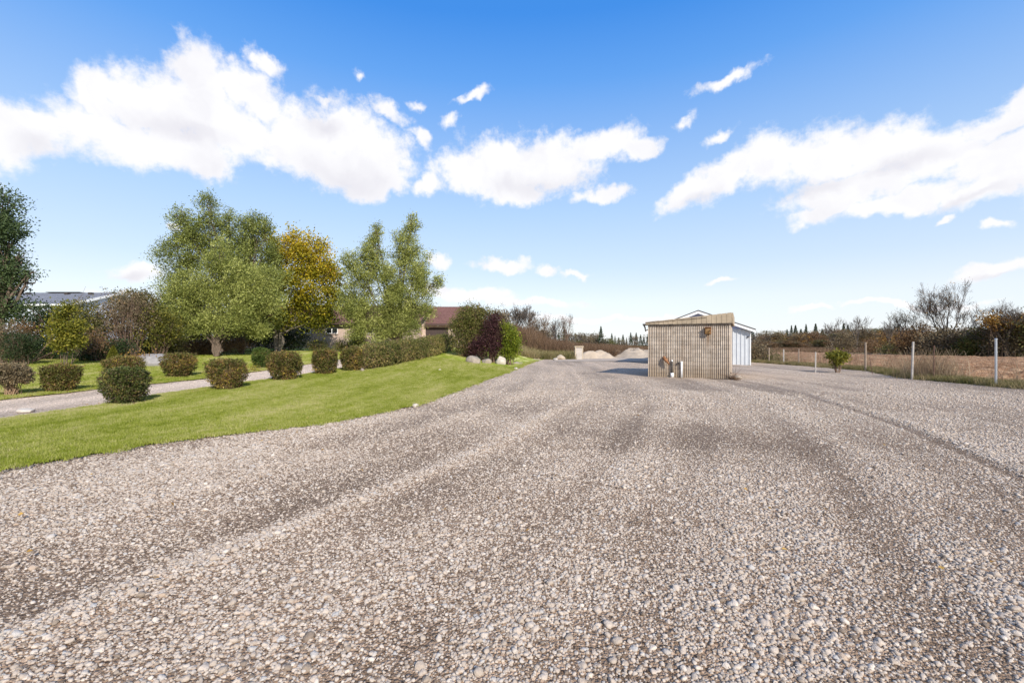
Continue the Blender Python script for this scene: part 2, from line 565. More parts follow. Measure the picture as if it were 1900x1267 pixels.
M['sand'] = simple_mat('pale_sand', (.40, .325, .245), .95, .18, 1.5, bump=.6)
M['sand2'] = simple_mat('loose_sand_ground', (.40, .325, .255), .95, .15, .8, bump=.5)


# ------------------------------------------------------------------ ground sheets
def ground_sheet():
    xs = np.unique(np.concatenate([-geo(0, 900, 50, 30)[::-1], geo(0, 900, 50, 30)]))
    ys = np.concatenate([np.linspace(-80, -4, 12), geo(-2, 2600, 90, 40)])
    X, Y = np.meshgrid(xs, ys)
    Z = H(X, Y) - .12 - .5 * sstep((Y - 500) / 500)
    V = np.stack([X, Y, Z], -1).reshape(-1, 3)
    nu = len(xs)
    i = np.arange(len(ys) - 1)[:, None] * nu + np.arange(nu - 1)[None]
    fc = np.stack([i, i + 1, i + 1 + nu, i + nu], -1).reshape(-1, 4)
    o = link('ground', mk_mesh('ground', V, fc, M['rough'], True))
    o['kind'] = 'structure'


ground_sheet()


def yard_z(X, Y):
    return .045 * (track(X, Y) - .5) * sstep((Y + 3) / 2) + .03 * fbm(X * .6, Y * .6, 3)


YARD_R = lambda y: np.interp(y, [-30, 8, 17, 22, 28, 40, 46, 75], [22, 19.5, 18.55, 18.9, 21.9, 22.0, 22, 20])
strip_sheet('gravel_yard', np.concatenate([np.linspace(-8, 1, 12)[:-1], geo(1.0, 62, 330, 7)]), lambda y: edge(y) - 1.2, YARD_R, 230, 0.0, M['gravel'],
            {'track': track, 'mud': lambda x, y: np.interp(y, [0, 7, 12, 20], [1, .85, .4, 0])}, yard_z)
strip_sheet('gravel_driveway', geo(-6, 49.3, 120, 20), lambda y: far_edge(y) - .5, lambda y: near_edge(y) + .5, 14, .0, M['gravel2'],
            {'track': lambda x, y: np.clip(.6 + fbm(x * 1.3, y * .1, 3) * 1.6, 0, 1)}, lambda x, y: .03 * fbm(x * 1.2, y * .3, 2))
jag = lambda y, s, a=.25: a * fbm(y * 1.7, y * 0 + s, 3)
lz = lambda X, Y: .022 + .02 * fbm(X * .8, Y * .8, 3)
strip_sheet('front_lawn', geo(-8, 62, 260, 12), lambda y: near_edge(y) + jag(y, 2), lambda y: edge(y), 70, .0, M['lawn'], None, lz)
strip_sheet('rear_lawn', geo(-4, 52, 130, 14), lambda y: 0 * y - 75, lambda y: far_edge(y) + jag(y, 7), 60, .0, M['lawn'], None, lz)


def field_z(X, Y):
    a = np.exp(-np.maximum(Y - 20, 0) / 60)
    return (.46 * fbm(X * 2.3, Y * 1.8, 4) + .10 * np.sin((X * .25 + Y * .97) * 2 * pi / 1.1 + 3 * fbm(X * .2, Y * .2, 2))) * (0.3 + .7 * a) + .06


strip_sheet('ploughed_field', geo(2, 100, 330, 14), lambda y: np.interp(y, [0, 8, 17, 28, 40, 46, 50, 90], [22, 20.6, 20.0, 23.2, 23.6, 24, 24, 24]),
            lambda y: 0 * y + 62.5, 170, .0, M['field'], None, field_z)
strip_sheet('far_field', geo(100, 235, 40, 40), lambda y: 0 * y + 36, lambda y: 0 * y + 260, 40, .02, M['field'], None, lambda X, Y: .1 * fbm(X * .3, Y * .3, 3))
strip_sheet('sand_ground', geo(44, 62, 12, 40), lambda y: edge(y) + 1.5, lambda y: 0 * y + 17, 20, .03, M['sand2'], None, lambda X, Y: .08 * fbm(X * .4, Y * .3, 3))


# ------------------------------------------------------------------ instanced stuff (gravel, grass)
class GN:
    def __init__(s, name):
        s.g = bpy.data.node_groups.new(name, 'GeometryNodeTree')
        s.g.interface.new_socket('Geometry', in_out='INPUT', socket_type='NodeSocketGeometry')
        s.g.interface.new_socket('Geometry', in_out='OUTPUT', socket_type='NodeSocketGeometry')
        s.gi = s.g.nodes.new('NodeGroupInput'); s.go = s.g.nodes.new('NodeGroupOutput')

    def a(s, kind, props=None, **ins):
        nd = s.g.nodes.new(kind)
        for k, v in (props or {}).items():
            setattr(nd, k, v)
        for k, v in ins.items():
            key = int(k[1:]) if k[0] == 'i' and k[1:].isdigit() else k.replace('_', ' ')
            sk = nd.inputs[key]
            if isinstance(v, bpy.types.NodeSocket):
                s.g.links.new(v, sk)
            else:
                sk.default_value = v
        return nd

    def attr(s, name, typ):
        return s.a('GeometryNodeInputNamedAttribute', {'data_type': typ}, Name=name).outputs[0]


def pebble_variants(g, n=7):
    outs = []
    for i in range(n):
        ico = g.a('GeometryNodeMeshIcoSphere', None, Radius=1.0, Subdivisions=2)
        pos = g.a('GeometryNodeInputPosition').outputs[0]
        off = g.a('ShaderNodeVectorMath', {'operation': 'ADD'}, i0=pos, i1=(i * 7.3, i * 3.1, i * 1.9)).outputs[0]
        nz = g.a('ShaderNodeTexNoise', None, Vector=off, Scale=.75, Detail=2.0)
        c_ = g.a('ShaderNodeVectorMath', {'operation': 'SUBTRACT'}, i0=nz.outputs[1], i1=(.5, .5, .5)).outputs[0]
        d_ = g.a('ShaderNodeVectorMath', {'operation': 'SCALE'}, i0=c_, Scale=2.1).outputs[0]
        sp = g.a('GeometryNodeSetPosition', None, Geometry=ico.outputs[0], Offset=d_)
        tr = g.a('GeometryNodeTransform', None, Geometry=sp.outputs[0], Scale=(1.0, .8 + .05 * i, .55 + .04 * (i % 4)))
        outs.append(tr.outputs[0])
    return outs


def tuft_variants(g, n=4, blades=12, spread=.06, height=.05, width=.004, lean=.6, top=0.0):
    outs = []
    for i in range(n):
        pts = g.a('GeometryNodePoints', None, Count=blades)
        rp = g.a('FunctionNodeRandomValue', {'data_type': 'FLOAT_VECTOR'}, Min=(-spread, -spread, 0), Max=(spread, spread, 0), Seed=i * 3 + 1)
        sp = g.a('GeometryNodeSetPosition', None, Geometry=pts.outputs[0], Position=rp.outputs[0])
        cone = g.a('GeometryNodeMeshCone', {'fill_type': 'NONE'}, Vertices=3, Side_Segments=3, Radius_Top=top, Radius_Bottom=width, Depth=height)
        # bend the blade
        pos = g.a('GeometryNodeInputPosition').outputs[0]
        sx = g.a('ShaderNodeSeparateXYZ', None, i0=pos)
        z2 = g.a('ShaderNodeMath', {'operation': 'MULTIPLY'}, i0=sx.outputs[2], i1=sx.outputs[2]).outputs[0]
        z3 = g.a('ShaderNodeMath', {'operation': 'MULTIPLY'}, i0=z2, i1=.35 / height).outputs[0]
        of = g.a('ShaderNodeCombineXYZ', None, i0=z3).outputs[0]
        bent = g.a('GeometryNodeSetPosition', None, Geometry=cone.outputs[0], Offset=of)
        rr = g.a('FunctionNodeRandomValue', {'data_type': 'FLOAT_VECTOR'}, Min=(-lean, -lean, 0), Max=(lean, lean, 6.28), Seed=i * 5 + 2)
        rs = g.a('FunctionNodeRandomValue', {'data_type': 'FLOAT'}, Seed=i * 7 + 3)
        rs.inputs[2].default_value = .5; rs.inputs[3].default_value = 1.15
        e2r = g.a('FunctionNodeEulerToRotation', None, Euler=rr.outputs[0])
        iop = g.a('GeometryNodeInstanceOnPoints', None, Points=sp.outputs[0], Instance=bent.outputs[0], Rotation=e2r.outputs[0], Scale=rs.outputs[1])
        rl = g.a('GeometryNodeRealizeInstances', None, Geometry=iop.outputs[0])
        outs.append(rl.outputs[0])
    return outs


def scatter(name, pts, rot, scl, mat, variants, label, cat, smooth=False, parent=None):
    n = len(pts)
    me = mk_mesh(name, pts, [], mat, attrs={'rot': rot, 'scl': scl if scl.ndim == 2 else np.repeat(scl[:, None], 3, 1), 'pick': rng.integers(0, 50, n).astype(float)})
    o = link(name, me, parent)
    tag(o, label, cat, None, 'stuff')
    g = GN(name + '_nodes')
    outs = variants(g)
    join = g.a('GeometryNodeJoinGeometry')
    for s_ in reversed(outs):
        sm = g.a('GeometryNodeSetMaterial', None, Geometry=s_, Material=mat)
        last = sm.outputs[0]
        if smooth:
            last = g.a('GeometryNodeSetShadeSmooth', None, Geometry=last).outputs[0]
        gi = g.a('GeometryNodeGeometryToInstance', None, i0=last)
        g.g.links.new(gi.outputs[0], join.inputs[0])
    pk = g.a('ShaderNodeMath', {'operation': 'MODULO'}, i0=g.attr('pick', 'FLOAT'), i1=float(len(outs))).outputs[0]
    fi = g.a('FunctionNodeFloatToInt', None, i0=pk).outputs[0]
    e2r = g.a('FunctionNodeEulerToRotation', None, Euler=g.attr('rot', 'FLOAT_VECTOR'))
    iop = g.a('GeometryNodeInstanceOnPoints', None, Points=g.gi.outputs[0], Instance=join.outputs[0], Rotation=e2r.outputs[0],
              Scale=g.attr('scl', 'FLOAT_VECTOR'))
    iop.inputs['Pick Instance'].default_value = True
    g.g.links.new(fi, iop.inputs['Instance Index'])
    g.g.links.new(iop.outputs[0], g.go.inputs[0])
    md = o.modifiers.new('scatter', 'NODES')
    md.node_group = g.g
    return o


def yard_points():
    P_, S_ = [], []
    bands = [(0.9, 4.0, 3900, .0086), (4.0, 7.0, 2700, .0092), (7.0, 11, 1450, .0105), (11, 16, 380, .0145), (16, 30, 90, .017)]
    for (y0, y1, dn, rs) in bands:
        w_ = 1.22 * y1 + 1.6
        n = int(dn * (y1 - y0) * 2 * w_)
        x = rng.uniform(-w_, w_, n); y = rng.uniform(y0, y1, n)
        keep = (np.abs(x) < 1.22 * y + 1.5) & (x > edge(y) - np.abs(rng.normal(0, .15, n)) + .05) & (x < 19)
        t = track(x, y)
        keep &= rng.random(n) < (.28 + .92 * t) * np.interp(y, [0, 17, 30], [1, 1, .05])
        keep &= ~((np.hypot(x - 10, y - 24) < 4.6) & (y > 21))
        x, y, t = x[keep], y[keep], t[keep]
        r = rs * rng.lognormal(-.10, .42, len(x)) * (.72 + .4 * t)
        r = np.clip(r, .004, .03)
        z = H(x, y) + yard_z(x, y) + r * rng.uniform(-.15, .35, len(x))
        P_.append(np.stack([x, y, z], -1)); S_.append(r)
    return np.concatenate(P_), np.concatenate(S_)


pp, ps = yard_points()
n = len(pp)
print('pebbles', n)
rot = np.stack([rng.uniform(-.3, .3, n), rng.uniform(-.3, .3, n), rng.uniform(0, 6.28, n)], -1)
scatter('gravel', pp, rot, ps, M['pebble'], pebble_variants, 'loose beige limestone gravel pebbles covering the wide yard in the foreground', 'gravel', smooth=True)


def spread(n, ys, xl, xr, dens_fn=None):
    y0, y1 = ys
    x0 = min(xl(np.linspace(y0, y1, 50))); x1 = max(xr(np.linspace(y0, y1, 50)))
    x = rng.uniform(x0, x1, n); y = rng.uniform(y0, y1, n)
    k = (x > xl(y)) & (x < xr(y))
    if dens_fn is not None:
        k &= rng.random(n) < dens_fn(x, y)
    return x[k], y[k]


def grass(name, xy, zoff, s0, s1, mat, var, label, cat='grass'):
    x, y = xy
    n = len(x)
    z = H(x, y) + zoff
    rot = np.stack([np.zeros(n), np.zeros(n), rng.uniform(0, 6.28, n)], -1)
    sc = rng.uniform(s0, s1, n)
    print(name, n)
    return scatter(name, np.stack([x, y, z], -1), rot, sc, mat, var, label, cat)


infr = lambda x, y: (np.abs(x) < 1.2 * y + 2) * np.clip(14 / y, .25, 1)
a = spread(150000, (4, 32), lambda y: near_edge(y) + jag(y, 2), lambda y: edge(y) + .02, infr)
e = rng.uniform(4, 45, 6000)       # fringe creeping over the gravel
ex = edge(e) + rng.normal(.03, .12, 6000) + .12 * fbm(e * 6, e * 0, 2)
e2 = rng.uniform(7, 30, 5000); e2x = near_edge(e2) + jag(e2, 2) + rng.normal(0, .10, 5000)
e3 = rng.uniform(9, 30, 5000); e3x = far_edge(e3) + jag(e3, 7) + rng.normal(0, .10, 5000)
xy = (np.concatenate([a[0], ex, e2x, e3x]), np.concatenate([a[1], e, e2, e3]))
grass('lawn_grass', xy, .035, .7, 1.35, M['tuft'], lambda g: tuft_variants(g, 5, 16, .07, .05, .0045, .65),
      'short mown green grass growing on the front lawn beside the gravel yard')
a = spread(90000, (11, 34), lambda y: 0 * y - 42, lambda y: far_edge(y) + jag(y, 7), lambda x, y: infr(x, y) * .8)
grass('rear_grass', a, .035, .8, 1.5, M['tuft'], lambda g: tuft_variants(g, 4, 16, .09, .055, .006, .65),
      'short mown green grass on the lawn beyond the farm driveway')
# weeds on the fence verge
FL = lambda y: YARD_R(y) + .15
vy = rng.uniform(9, 45, 9000)
vx = FL(vy) + np.abs(rng.normal(0, .75, 9000)) + .15 * rng.normal(0, 1, 9000)
k = rng.random(9000) < (.35 + 1.3 * (fbm(vx * .5, vy * .5, 3) + .5))
grass('verge_weeds', (vx[k], vy[k]), .0, .45, 1.25, M['weed'], lambda g: tuft_variants(g, 5, 18, .14, .26, .008, .45),
      'rough olive and straw coloured weeds along the foot of the fence posts', 'weeds')
# tall dry stalks near the second post
k = 500
sy = np.concatenate([rng.uniform(20.6, 22.8, 150), rng.uniform(11, 40, 220)])
sx = np.concatenate([rng.normal(19.9, .38, 150), FL(sy[150:]) + .6 + np.abs(rng.normal(0, .4, 220))])
grass('dry_stalks', (sx, sy), 0, .6, 1.25, M['straw'], lambda g: tuft_variants(g, 5, 6, .12, 1.1, .006, .18, .002),
      'tall pale dried weed stalks standing between the fence posts', 'weeds')
# crop litter on the field
a = spread(4200, (10, 75), lambda y: np.interp(y, [0, 17, 28, 90], [21, 20.5, 23.6, 24]), lambda y: 0 * y + 62, lambda x, y: np.clip(20 / y, .2, 1) + 0 * x)
grass('crop_stubble', a, .08, .6, 1.5, M['straw'], lambda g: tuft_variants(g, 4, 4, .16, .10, .007, 1.5, .005),
      'scattered pale crop stubble lying on the ploughed field', 'stubble')


# ------------------------------------------------------------------ foliage
def unit(v):
    return v / (np.linalg.norm(v, axis=-1, keepdims=True) + 1e-9)


def leaf_arrays(cen, axis, nrm, L, Wd, var):
    """rhombus leaves: two triangles folded on the midrib"""
    axis = unit(axis); side = unit(np.cross(axis, nrm)); nn = np.cross(side, axis)
    L = np.asarray(L)[:, None]; Wd = np.asarray(Wd)[:, None]
    v0 = cen - axis * L * .5
    v1 = cen + side * Wd * .5 + nn * Wd * .18
    v2 = cen + axis * L * .5
    v3 = cen - side * Wd * .5 + nn * Wd * .18
    V = np.stack([v0, v1, v2, v3], 1).reshape(-1, 3)
    n = len(cen)
    i = np.arange(n)[:, None] * 4
    fc = np.concatenate([i + [0, 1, 2], i + [0, 2, 3]], 0)
    return V, fc, np.repeat(var, 4)


def crown_leaves(lobes, n, size, asp=.5, clump=14, crad=.35, up=.3, wind=(0, 0, 0), shell=.55, seed=0, vbias=None, flat=0.0, tufts=0):
    """leaves in clumps spread over the lobes; lobes: (x,y,z,rx,ry,rz)"""
    r = np.random.default_rng(seed)
    lobes = np.array(lobes, float)
    wgt = (lobes[:, 3] * lobes[:, 5]) ** 1.15
    wgt /= wgt.sum()
    nc = max(4, n // clump)
    li = r.choice(len(lobes), nc, p=wgt)
    d = unit(r.normal(size=(nc, 3)))
    rad = (shell + (1 - shell) * r.random(nc)) ** .7
    rad *= 1 + .14 * r.normal(size=nc)
    cc = lobes[li, :3] + d * rad[:, None] * lobes[li, 3:6]
    cv = r.random(nc)
    if tufts:
        td = unit(r.normal(size=(len(lobes), tufts, 3)))
        td[..., 2] = td[..., 2] * .9 + .08
        tr = .45 + .5 * r.random((len(lobes), tufts, 1))
        tc_ = lobes[:, None, :3] + td * tr * lobes[:, None, 3:6]
        tv = r.random((len(lobes), tufts))
        ti = r.integers(0, tufts, nc)
        ts = (lobes[:, 3:6].min(1) * .50)[li] * r.uniform(.7, 1.2, nc)
        dd = unit(r.normal(size=(nc, 3)) + np.array(wind) * .4)
        inner = (.35 + .65 * r.random(nc)) ** .6
        off_ = dd * (inner * ts)[:, None] * (np.array([.82, .85, 1.25]) if wind[0] > .3 else np.array([1.1, 1.0, .8]))
        if wind[0] > .3:
            off_[:, 0] += .45 * off_[:, 2]
            off_ *= (1 - .35 * np.clip(off_[:, 2:3] / (ts[:, None] + 1e-6), 0, 1.2))**.5
        cc = tc_[li, ti] + off_
        d = unit(dd + td[li, ti] * .6)
        cv = .6 * tv[li, ti] + .4 * cv
    out = unit(d * np.array([1, 1, .8]) + np.array([0, 0, up]) + np.array(wind))
    per = clump
    c3 = np.repeat(cc, per, 0)
    o3 = np.repeat(out, per, 0)
    sprd = r.normal(size=(len(c3), 3)) * crad * np.array([1, 1, .75])
    along = r.uniform(-.8, 1.2, len(c3))[:, None] * o3 * crad
    cen = c3 + sprd * .62 + along
    ax = unit(o3 + r.normal(size=c3.shape) * .75)
    nr = unit(r.normal(size=c3.shape) + np.array([0, 0, .8 + flat]))
    L = size * r.uniform(.6, 1.35, len(c3))
    var = np.clip(.55 * np.repeat(cv, per) + .45 * r.random(len(c3)), 0, 1)
    if vbias is not None:
        var = np.clip(var + vbias(cen, r), 0, 1)
    return leaf_arrays(cen, ax, nr, L, L * asp, var)


def leaf_part(name, parts, mat, parent, **kw):
    V = np.concatenate([p[0] for p in parts]); off = 0; fs = []
    for p in parts:
        fs.append(p[1] + off); off += len(p[0])
    var = np.concatenate([p[2] for p in parts])
    return link(name, mk_mesh(name, V, np.concatenate(fs), mat, False, {'var': var}), parent, **kw)


def grow(mb, p, d, L, r, lvl, maxl, rs, spread=.55, nch=(2, 4), up=.15, segs=3, k=None, wander=.12, tips=None, minr=.006, ratio=.72):
    pts = [p]; rad = [r]
    dd = np.array(d, float)
    for i in range(segs):
        dd = dd + rs.normal(size=3) * wander + np.array([0, 0, up * .3])
        dd /= np.linalg.norm(dd)
        pts.append(pts[-1] + dd * L / segs)
        rad.append(max(minr, r * (1 - .45 * (i + 1) / segs)))
    mb.tube(pts, rad, k or (7 if lvl == 0 else 5 if lvl == 1 else 3), cap=False)
    if lvl >= maxl:
        if tips is not None: tips.append(pts[-1])
        return
    n = rs.integers(nch[0], nch[1] + 1)
    for i in range(n):
        t = 1.0 if i == 0 else rs.uniform(.35, 1.0)
        ix = min(segs - 1, int(t * segs)); ft = t * segs - ix
        q = pts[ix] * (1 - ft) + pts[ix + 1] * ft
        nd = dd + rs.normal(size=3) * spread * (.5 if i == 0 else 1.0)
        nd[2] += up
        nd /= np.linalg.norm(nd)
        grow(mb, q, nd, L * ratio * rs.uniform(.75, 1.15), max(minr, rad[ix] * (.8 if i == 0 else .55)), lvl + 1, maxl, rs, spread, nch, up, segs, k, wander, tips, minr, ratio)


M['bark'] = simple_mat('grey_brown_bark', (.13, .095, .07), .9, .3, 9, bump=.6)
M['bark2'] = simple_mat('pale_bark', (.28, .235, .19), .9, .25, 9, bump=.5)
M['twig'] = simple_mat('brown_twigs', (.15, .10, .07), .9, .3, 3)
M['twiggrey'] = simple_mat('grey_twigs', (.085, .070, .060), .9, .3, 3)
M['twigred'] = simple_mat('tan_twigs', (.36, .24, .15), .9, .25, 3)
LM = lambda n, s, t=.3: leaf_mat(n, s, t)
M['willow'] = LM('willow_leaves', [(0, (.055, .070, .016)), (.3, (.165, .190, .045)), (.6, (.33, .35, .085)), (.85, (.54, .545, .185)), (1, (.72, .70, .33))], .25)
M['willow2'] = LM('willow_leaves_deep', [(0, (.045, .060, .015)), (.4, (.14, .168, .038)), (.75, (.31, .335, .085)), (1, (.56, .57, .20))], .25)
M['maple'] = LM('maple_leaves', [(0, (.08, .095, .012)), (.3, (.20, .20, .016)), (.55, (.38, .31, .022)), (.8, (.62, .46, .035)), (1, (.66, .36, .05))], .35)
M['poplar'] = LM('dark_tree_leaves', [(0, (.022, .038, .016)), (.5, (.070, .105, .040)), (.85, (.13, .17, .06)), (1, (.22, .26, .11))], .25)
M['shrubmix'] = LM('clipped_shrub_leaves', [(0, (.030, .030, .012)), (.25, (.085, .088, .020)), (.45, (.165, .165, .032)), (.58, (.14, .085, .045)), (.70, (.29, .17, .070)), (.80, (.33, .25, .05)), (.90, (.58, .43, .04)), (1, (.66, .52, .22))], .25)
M['shrubgreen'] = LM('clipped_green_leaves', [(0, (.035, .055, .014)), (.45, (.075, .115, .022)), (.75, (.13, .17, .035)), (.9, (.22, .16, .06)), (1, (.38, .32, .06))], .25)
M['hedge'] = LM('hedge_leaves', [(0, (.04, .045, .015)), (.35, (.11, .125, .028)), (.6, (.19, .185, .042)), (.78, (.22, .145, .08)), (.92, (.36, .25, .09)), (1, (.50, .40, .13))], .25)
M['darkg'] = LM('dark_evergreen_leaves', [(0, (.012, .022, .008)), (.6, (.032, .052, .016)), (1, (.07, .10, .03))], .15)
M['olive'] = LM('olive_shrub_leaves', [(0, (.045, .048, .016)), (.5, (.125, .125, .040)), (.8, (.22, .19, .06)), (.92, (.22, .17, .05)), (1, (.30, .15, .06))], .25)
M['brownl'] = LM('brown_shrub_leaves', [(0, (.065, .052, .032)), (.4, (.155, .120, .072)), (.7, (.24, .19, .105)), (.9, (.33, .215, .11)), (1, (.44, .29, .14))], .25)
M['yellowg'] = LM('yellow_green_leaves', [(0, (.075, .085, .014)), (.4, (.16, .165, .022)), (.75, (.28, .25, .032)), (1, (.46, .36, .06))], .35)
M['olivey'] = LM('olive_yellow_leaves', [(0, (.045, .05, .012)), (.45, (.11, .115, .022)), (.75, (.21, .19, .03)), (1, (.38, .30, .05))], .3)
M['limeg'] = LM('bright_green_leaves', [(0, (.07, .10, .010)), (.4, (.15, .195, .016)), (.75, (.26, .29, .026)), (1, (.42, .40, .06))], .35)
M['purple'] = LM('purple_leaves', [(0, (.022, .010, .012)), (.5, (.060, .022, .026)), (.85, (.11, .045, .045)), (1, (.19, .10, .09))], .25)
M['rust'] = LM('rust_leaves', [(0, (.09, .050, .025)), (.5, (.20, .115, .055)), (1, (.38, .24, .11))], .3)
M['orange'] = LM('orange_leaves', [(0, (.16, .085, .025)), (.5, (.36, .20, .05)), (1, (.54, .34, .09))], .3)
M['conifer'] = LM('conifer_needles', [(0, (.018, .030, .014)), (.6, (.040, .062, .026)), (1, (.08, .11, .045))], .1)


def px_lobes(L, d, base):
    """lobes written as photo spots at a known distance -> local metres"""
    out = []
    for l in L:
        px, py, rx, ry = l[:4]
        dy = l[4] if len(l) > 4 else 0.0
        dd = d + dy
        out.append((P(px, dd) - base[0], dy, ZZ(py, dd) - base[2], rx / F * dd, max(.5, (rx + ry) / 2 / F * dd * .9), ry / F * dd))
    return out


def tree(name, px, d, L, mat, label, n, size, cat='tree', trunk_r=.22, trunk_py=None, fork=3, stems=1, bark='bark', asp=.42, clump=16, crad=.26,
         wind=(0, 0, 0), shell=.5, seed=1, vbias=None, up=.3, group=None, z_sink=0.05, trunk_fan=.25, flat=0.0, tufts=20):
    x = P(px, d); z = hh(x, d)
    t = thing(name, label, cat, (x, d, z - z_sink), 0, group)
    lb = px_lobes(L, d, (x, d, z))
    rs = np.random.default_rng(seed)
    mb = MB()
    H0 = max(l[2] for l in lb)
    for s_ in range(stems):
        b0 = np.array([(s_ - (stems - 1) / 2) * trunk_r * 2.4, rs.normal() * .1, 0])
        for i in range(max(1, len(lb) if stems == 1 else len(lb) // stems + 1)):
            l = lb[(i * stems + s_) % len(lb)]
            tgt = np.array([l[0], l[1], l[2]])
            fz = min(tgt[2] * .55, H0 * (.14 + .10 * rs.random()))
            mid = b0 + np.array([tgt[0] * .12 * rs.random() + (s_ - (stems - 1) / 2) * trunk_fan, 0, fz])
            q = mid * .45 + tgt * .55 + rs.normal(size=3) * .15
            r0 = trunk_r * (1 if i == 0 else .9)
            mb.tube([b0, mid * [1, 1, .5] + b0 * [.0, .0, 0], mid, q, tgt, tgt + np.array([0, 0, l[5] * .35])],
                    [r0 * 1.15, r0, r0 * .7, r0 * .3, r0 * .13, .012], 7, cap=False)
            for j in range(7):       # side limbs into the lobe
                e_ = tgt + unit(rs.normal(size=3)) * np.array(l[3:6]) * .8
                s0 = q + (tgt - q) * rs.random()
                mb.tube([s0, (s0 + e_) / 2 + rs.normal(size=3) * .12, e_], [r0 * .16, r0 * .1, .012], 4, cap=False)
    mb.part('trunk', M[bark], t, True)
    p = crown_leaves(lb, n, size, asp, clump, crad, up, wind, shell, seed, vbias, flat, tufts)
    leaf_part('crown', [p], M[mat] if isinstance(mat, str) else mat, t)
    return t


WN = (.35, 0, .15)
tree('willow_tree', 449, 36.0,
     [(334, 396, 8, 16), (386, 370, 8, 18), (425, 402, 10, 16), (456, 412, 12, 18), (474, 406, 10, 14), (494, 424, 10, 14), (335, 420, 20, 40), (362, 470, 28, 46), (352, 430, 20, 34), (440, 480, 34, 44), (330, 470, 34, 45), (322, 530, 32, 45), (386, 392, 16, 36), (388, 440, 28, 45), (420, 425, 20, 32), (455, 440, 26, 40), (480, 425, 18, 28),
      (470, 490, 38, 50), (420, 500, 45, 50, .5), (345, 580, 48, 45), (500, 520, 30, 40), (470, 590, 45, 40, .6), (300, 575, 22, 22)],
     'willow2', 'tall willow with several pointed tops, its darker trunk behind the leaning one', 86000, .155, trunk_r=.13, asp=.36, wind=WN, seed=21, crad=.27)
tree('willow_tree', 404, 32.0,
     [(408, 480, 24, 36), (398, 520, 38, 40), (445, 530, 45, 42), (365, 560, 40, 35), (335, 590, 38, 32), (430, 580, 60, 40), (480, 570, 36, 38), (375, 604, 46, 26),
      (440, 606, 45, 22), (495, 525, 24, 28), (508, 560, 22, 26), (340, 540, 26, 36), (475, 608, 28, 18)],
     'willow', 'full silver green willow on a leaning trunk, pale leaf clumps hanging down low', 72000, .15, trunk_r=.115, bark='bark', asp=.34, wind=WN, seed=22, crad=.25)
tree('maple_tree', 515, 39.0,
     [(512, 455, 26, 34), (505, 510, 34, 45), (548, 470, 34, 40), (585, 480, 26, 34), (600, 520, 24, 38), (560, 530, 48, 48), (520, 575, 46, 38), (575, 585, 46, 34), (612, 565, 22, 32), (614, 505, 16, 30), (596, 462, 14, 20),
      (540, 588, 34, 14), (490, 594, 24, 18), (600, 584, 20, 12), (626, 520, 10, 20), (622, 545, 14, 24), (540, 440, 16, 20)],
     'maple', 'yellow and orange autumn maple with twin grey trunks in front of the brick house', 36000, .155, trunk_r=.11, stems=2, bark='bark2', asp=.85, seed=23, crad=.4, shell=.35,
     vbias=lambda c, r: np.clip((c[:, 2] - 6.2) * .075, -.28, .12), flat=.3)
tree('willow_tree', 738, 37.0,
     [(698, 424, 6, 12), (765, 408, 7, 16), (740, 440, 10, 18), (694, 438, 11, 20), (685, 468, 22, 28), (646, 484, 13, 24), (668, 508, 32, 36), (655, 555, 28, 38), (675, 580, 42, 38), (688, 615, 48, 26),
      (762, 432, 13, 28), (748, 468, 28, 32), (765, 495, 36, 32), (722, 525, 28, 40), (788, 528, 26, 26), (808, 518, 12, 12), (748, 556, 42, 34), (775, 575, 30, 28), (735, 598, 55, 34),
      (700, 490, 14, 30), (645, 580, 14, 16)],
     'willow', 'silver green willow with two wind blown spires in front of the red roofed garage', 92000, .15, trunk_r=.15, bark='bark', asp=.34, wind=(.5, 0, .1), seed=24, crad=.25, shell=.45)
tree('poplar_tree', -8, 29.0,
     [(5, 385, 26, 38), (-15, 430, 46, 50), (18, 440, 24, 30), (12, 490, 26, 30), (-20, 510, 50, 50), (22, 525, 24, 20), (48, 512, 12, 8), (58, 505, 8, 5), (0, 570, 44, 44), (36, 470, 10, 10), (-60, 450, 50, 90), (-50, 570, 60, 60)],
     'poplar', 'tall dark green tree cut by the left edge of the picture, above the hedgerow', 44000, .15, trunk_r=.3, asp=.55, wind=(.2, 0, .1), seed=25, crad=.36, shell=.4)

# ---- boundary shrubs and small trees at the left
def shrub(name, px, d, L, mat, label, n, size, cat='shrub', seed=1, group=None, stems=9, twig='twig', asp=.55, clump=10, crad=.22, shell=.3, twigmult=1, base_r=.3, flat=0.0, vbias=None, z=None):
    x = P(px, d); z = hh(x, d) if z is None else z
    t = thing(name, label, cat, (x, d, z - .03), 0, group)
    lb = px_lobes(L, d, (x, d, z))
    rs = np.random.default_rng(seed)
    mb = MB()
    for l in lb:
        for i in range(int(stems * twigmult)):
            e_ = np.array(l[:3]) + unit(rs.normal(size=3)) * np.array(l[3:6]) * rs.uniform(.5, 1.05)
            e_[2] = max(e_[2], .15)
            b = np.array([np.clip(l[0], -99, 99) * .35 + rs.normal() * base_r * .5, l[1] * .3 + rs.normal() * base_r * .5, 0])
            m_ = b * .5 + e_ * .5 + rs.normal(size=3) * .1 + np.array([0, 0, .1 * e_[2]])
            mb.tube([b, m_, e_], [.022, .014, .005], 3, cap=False)
            for j in range(3):
                f_ = e_ + rs.normal(size=3) * .25 * np.array([1, 1, 1])
                mb.tube([m_ + (e_ - m_) * rs.random(), f_], [.009, .003], 3, cap=False)
    mb.part('stems', M[twig], t)
    leaf_part('foliage', [crown_leaves(lb, n, size, asp, clump, crad, .4, (0, 0, 0), shell, seed, vbias, flat)], M[mat], t)
    return t


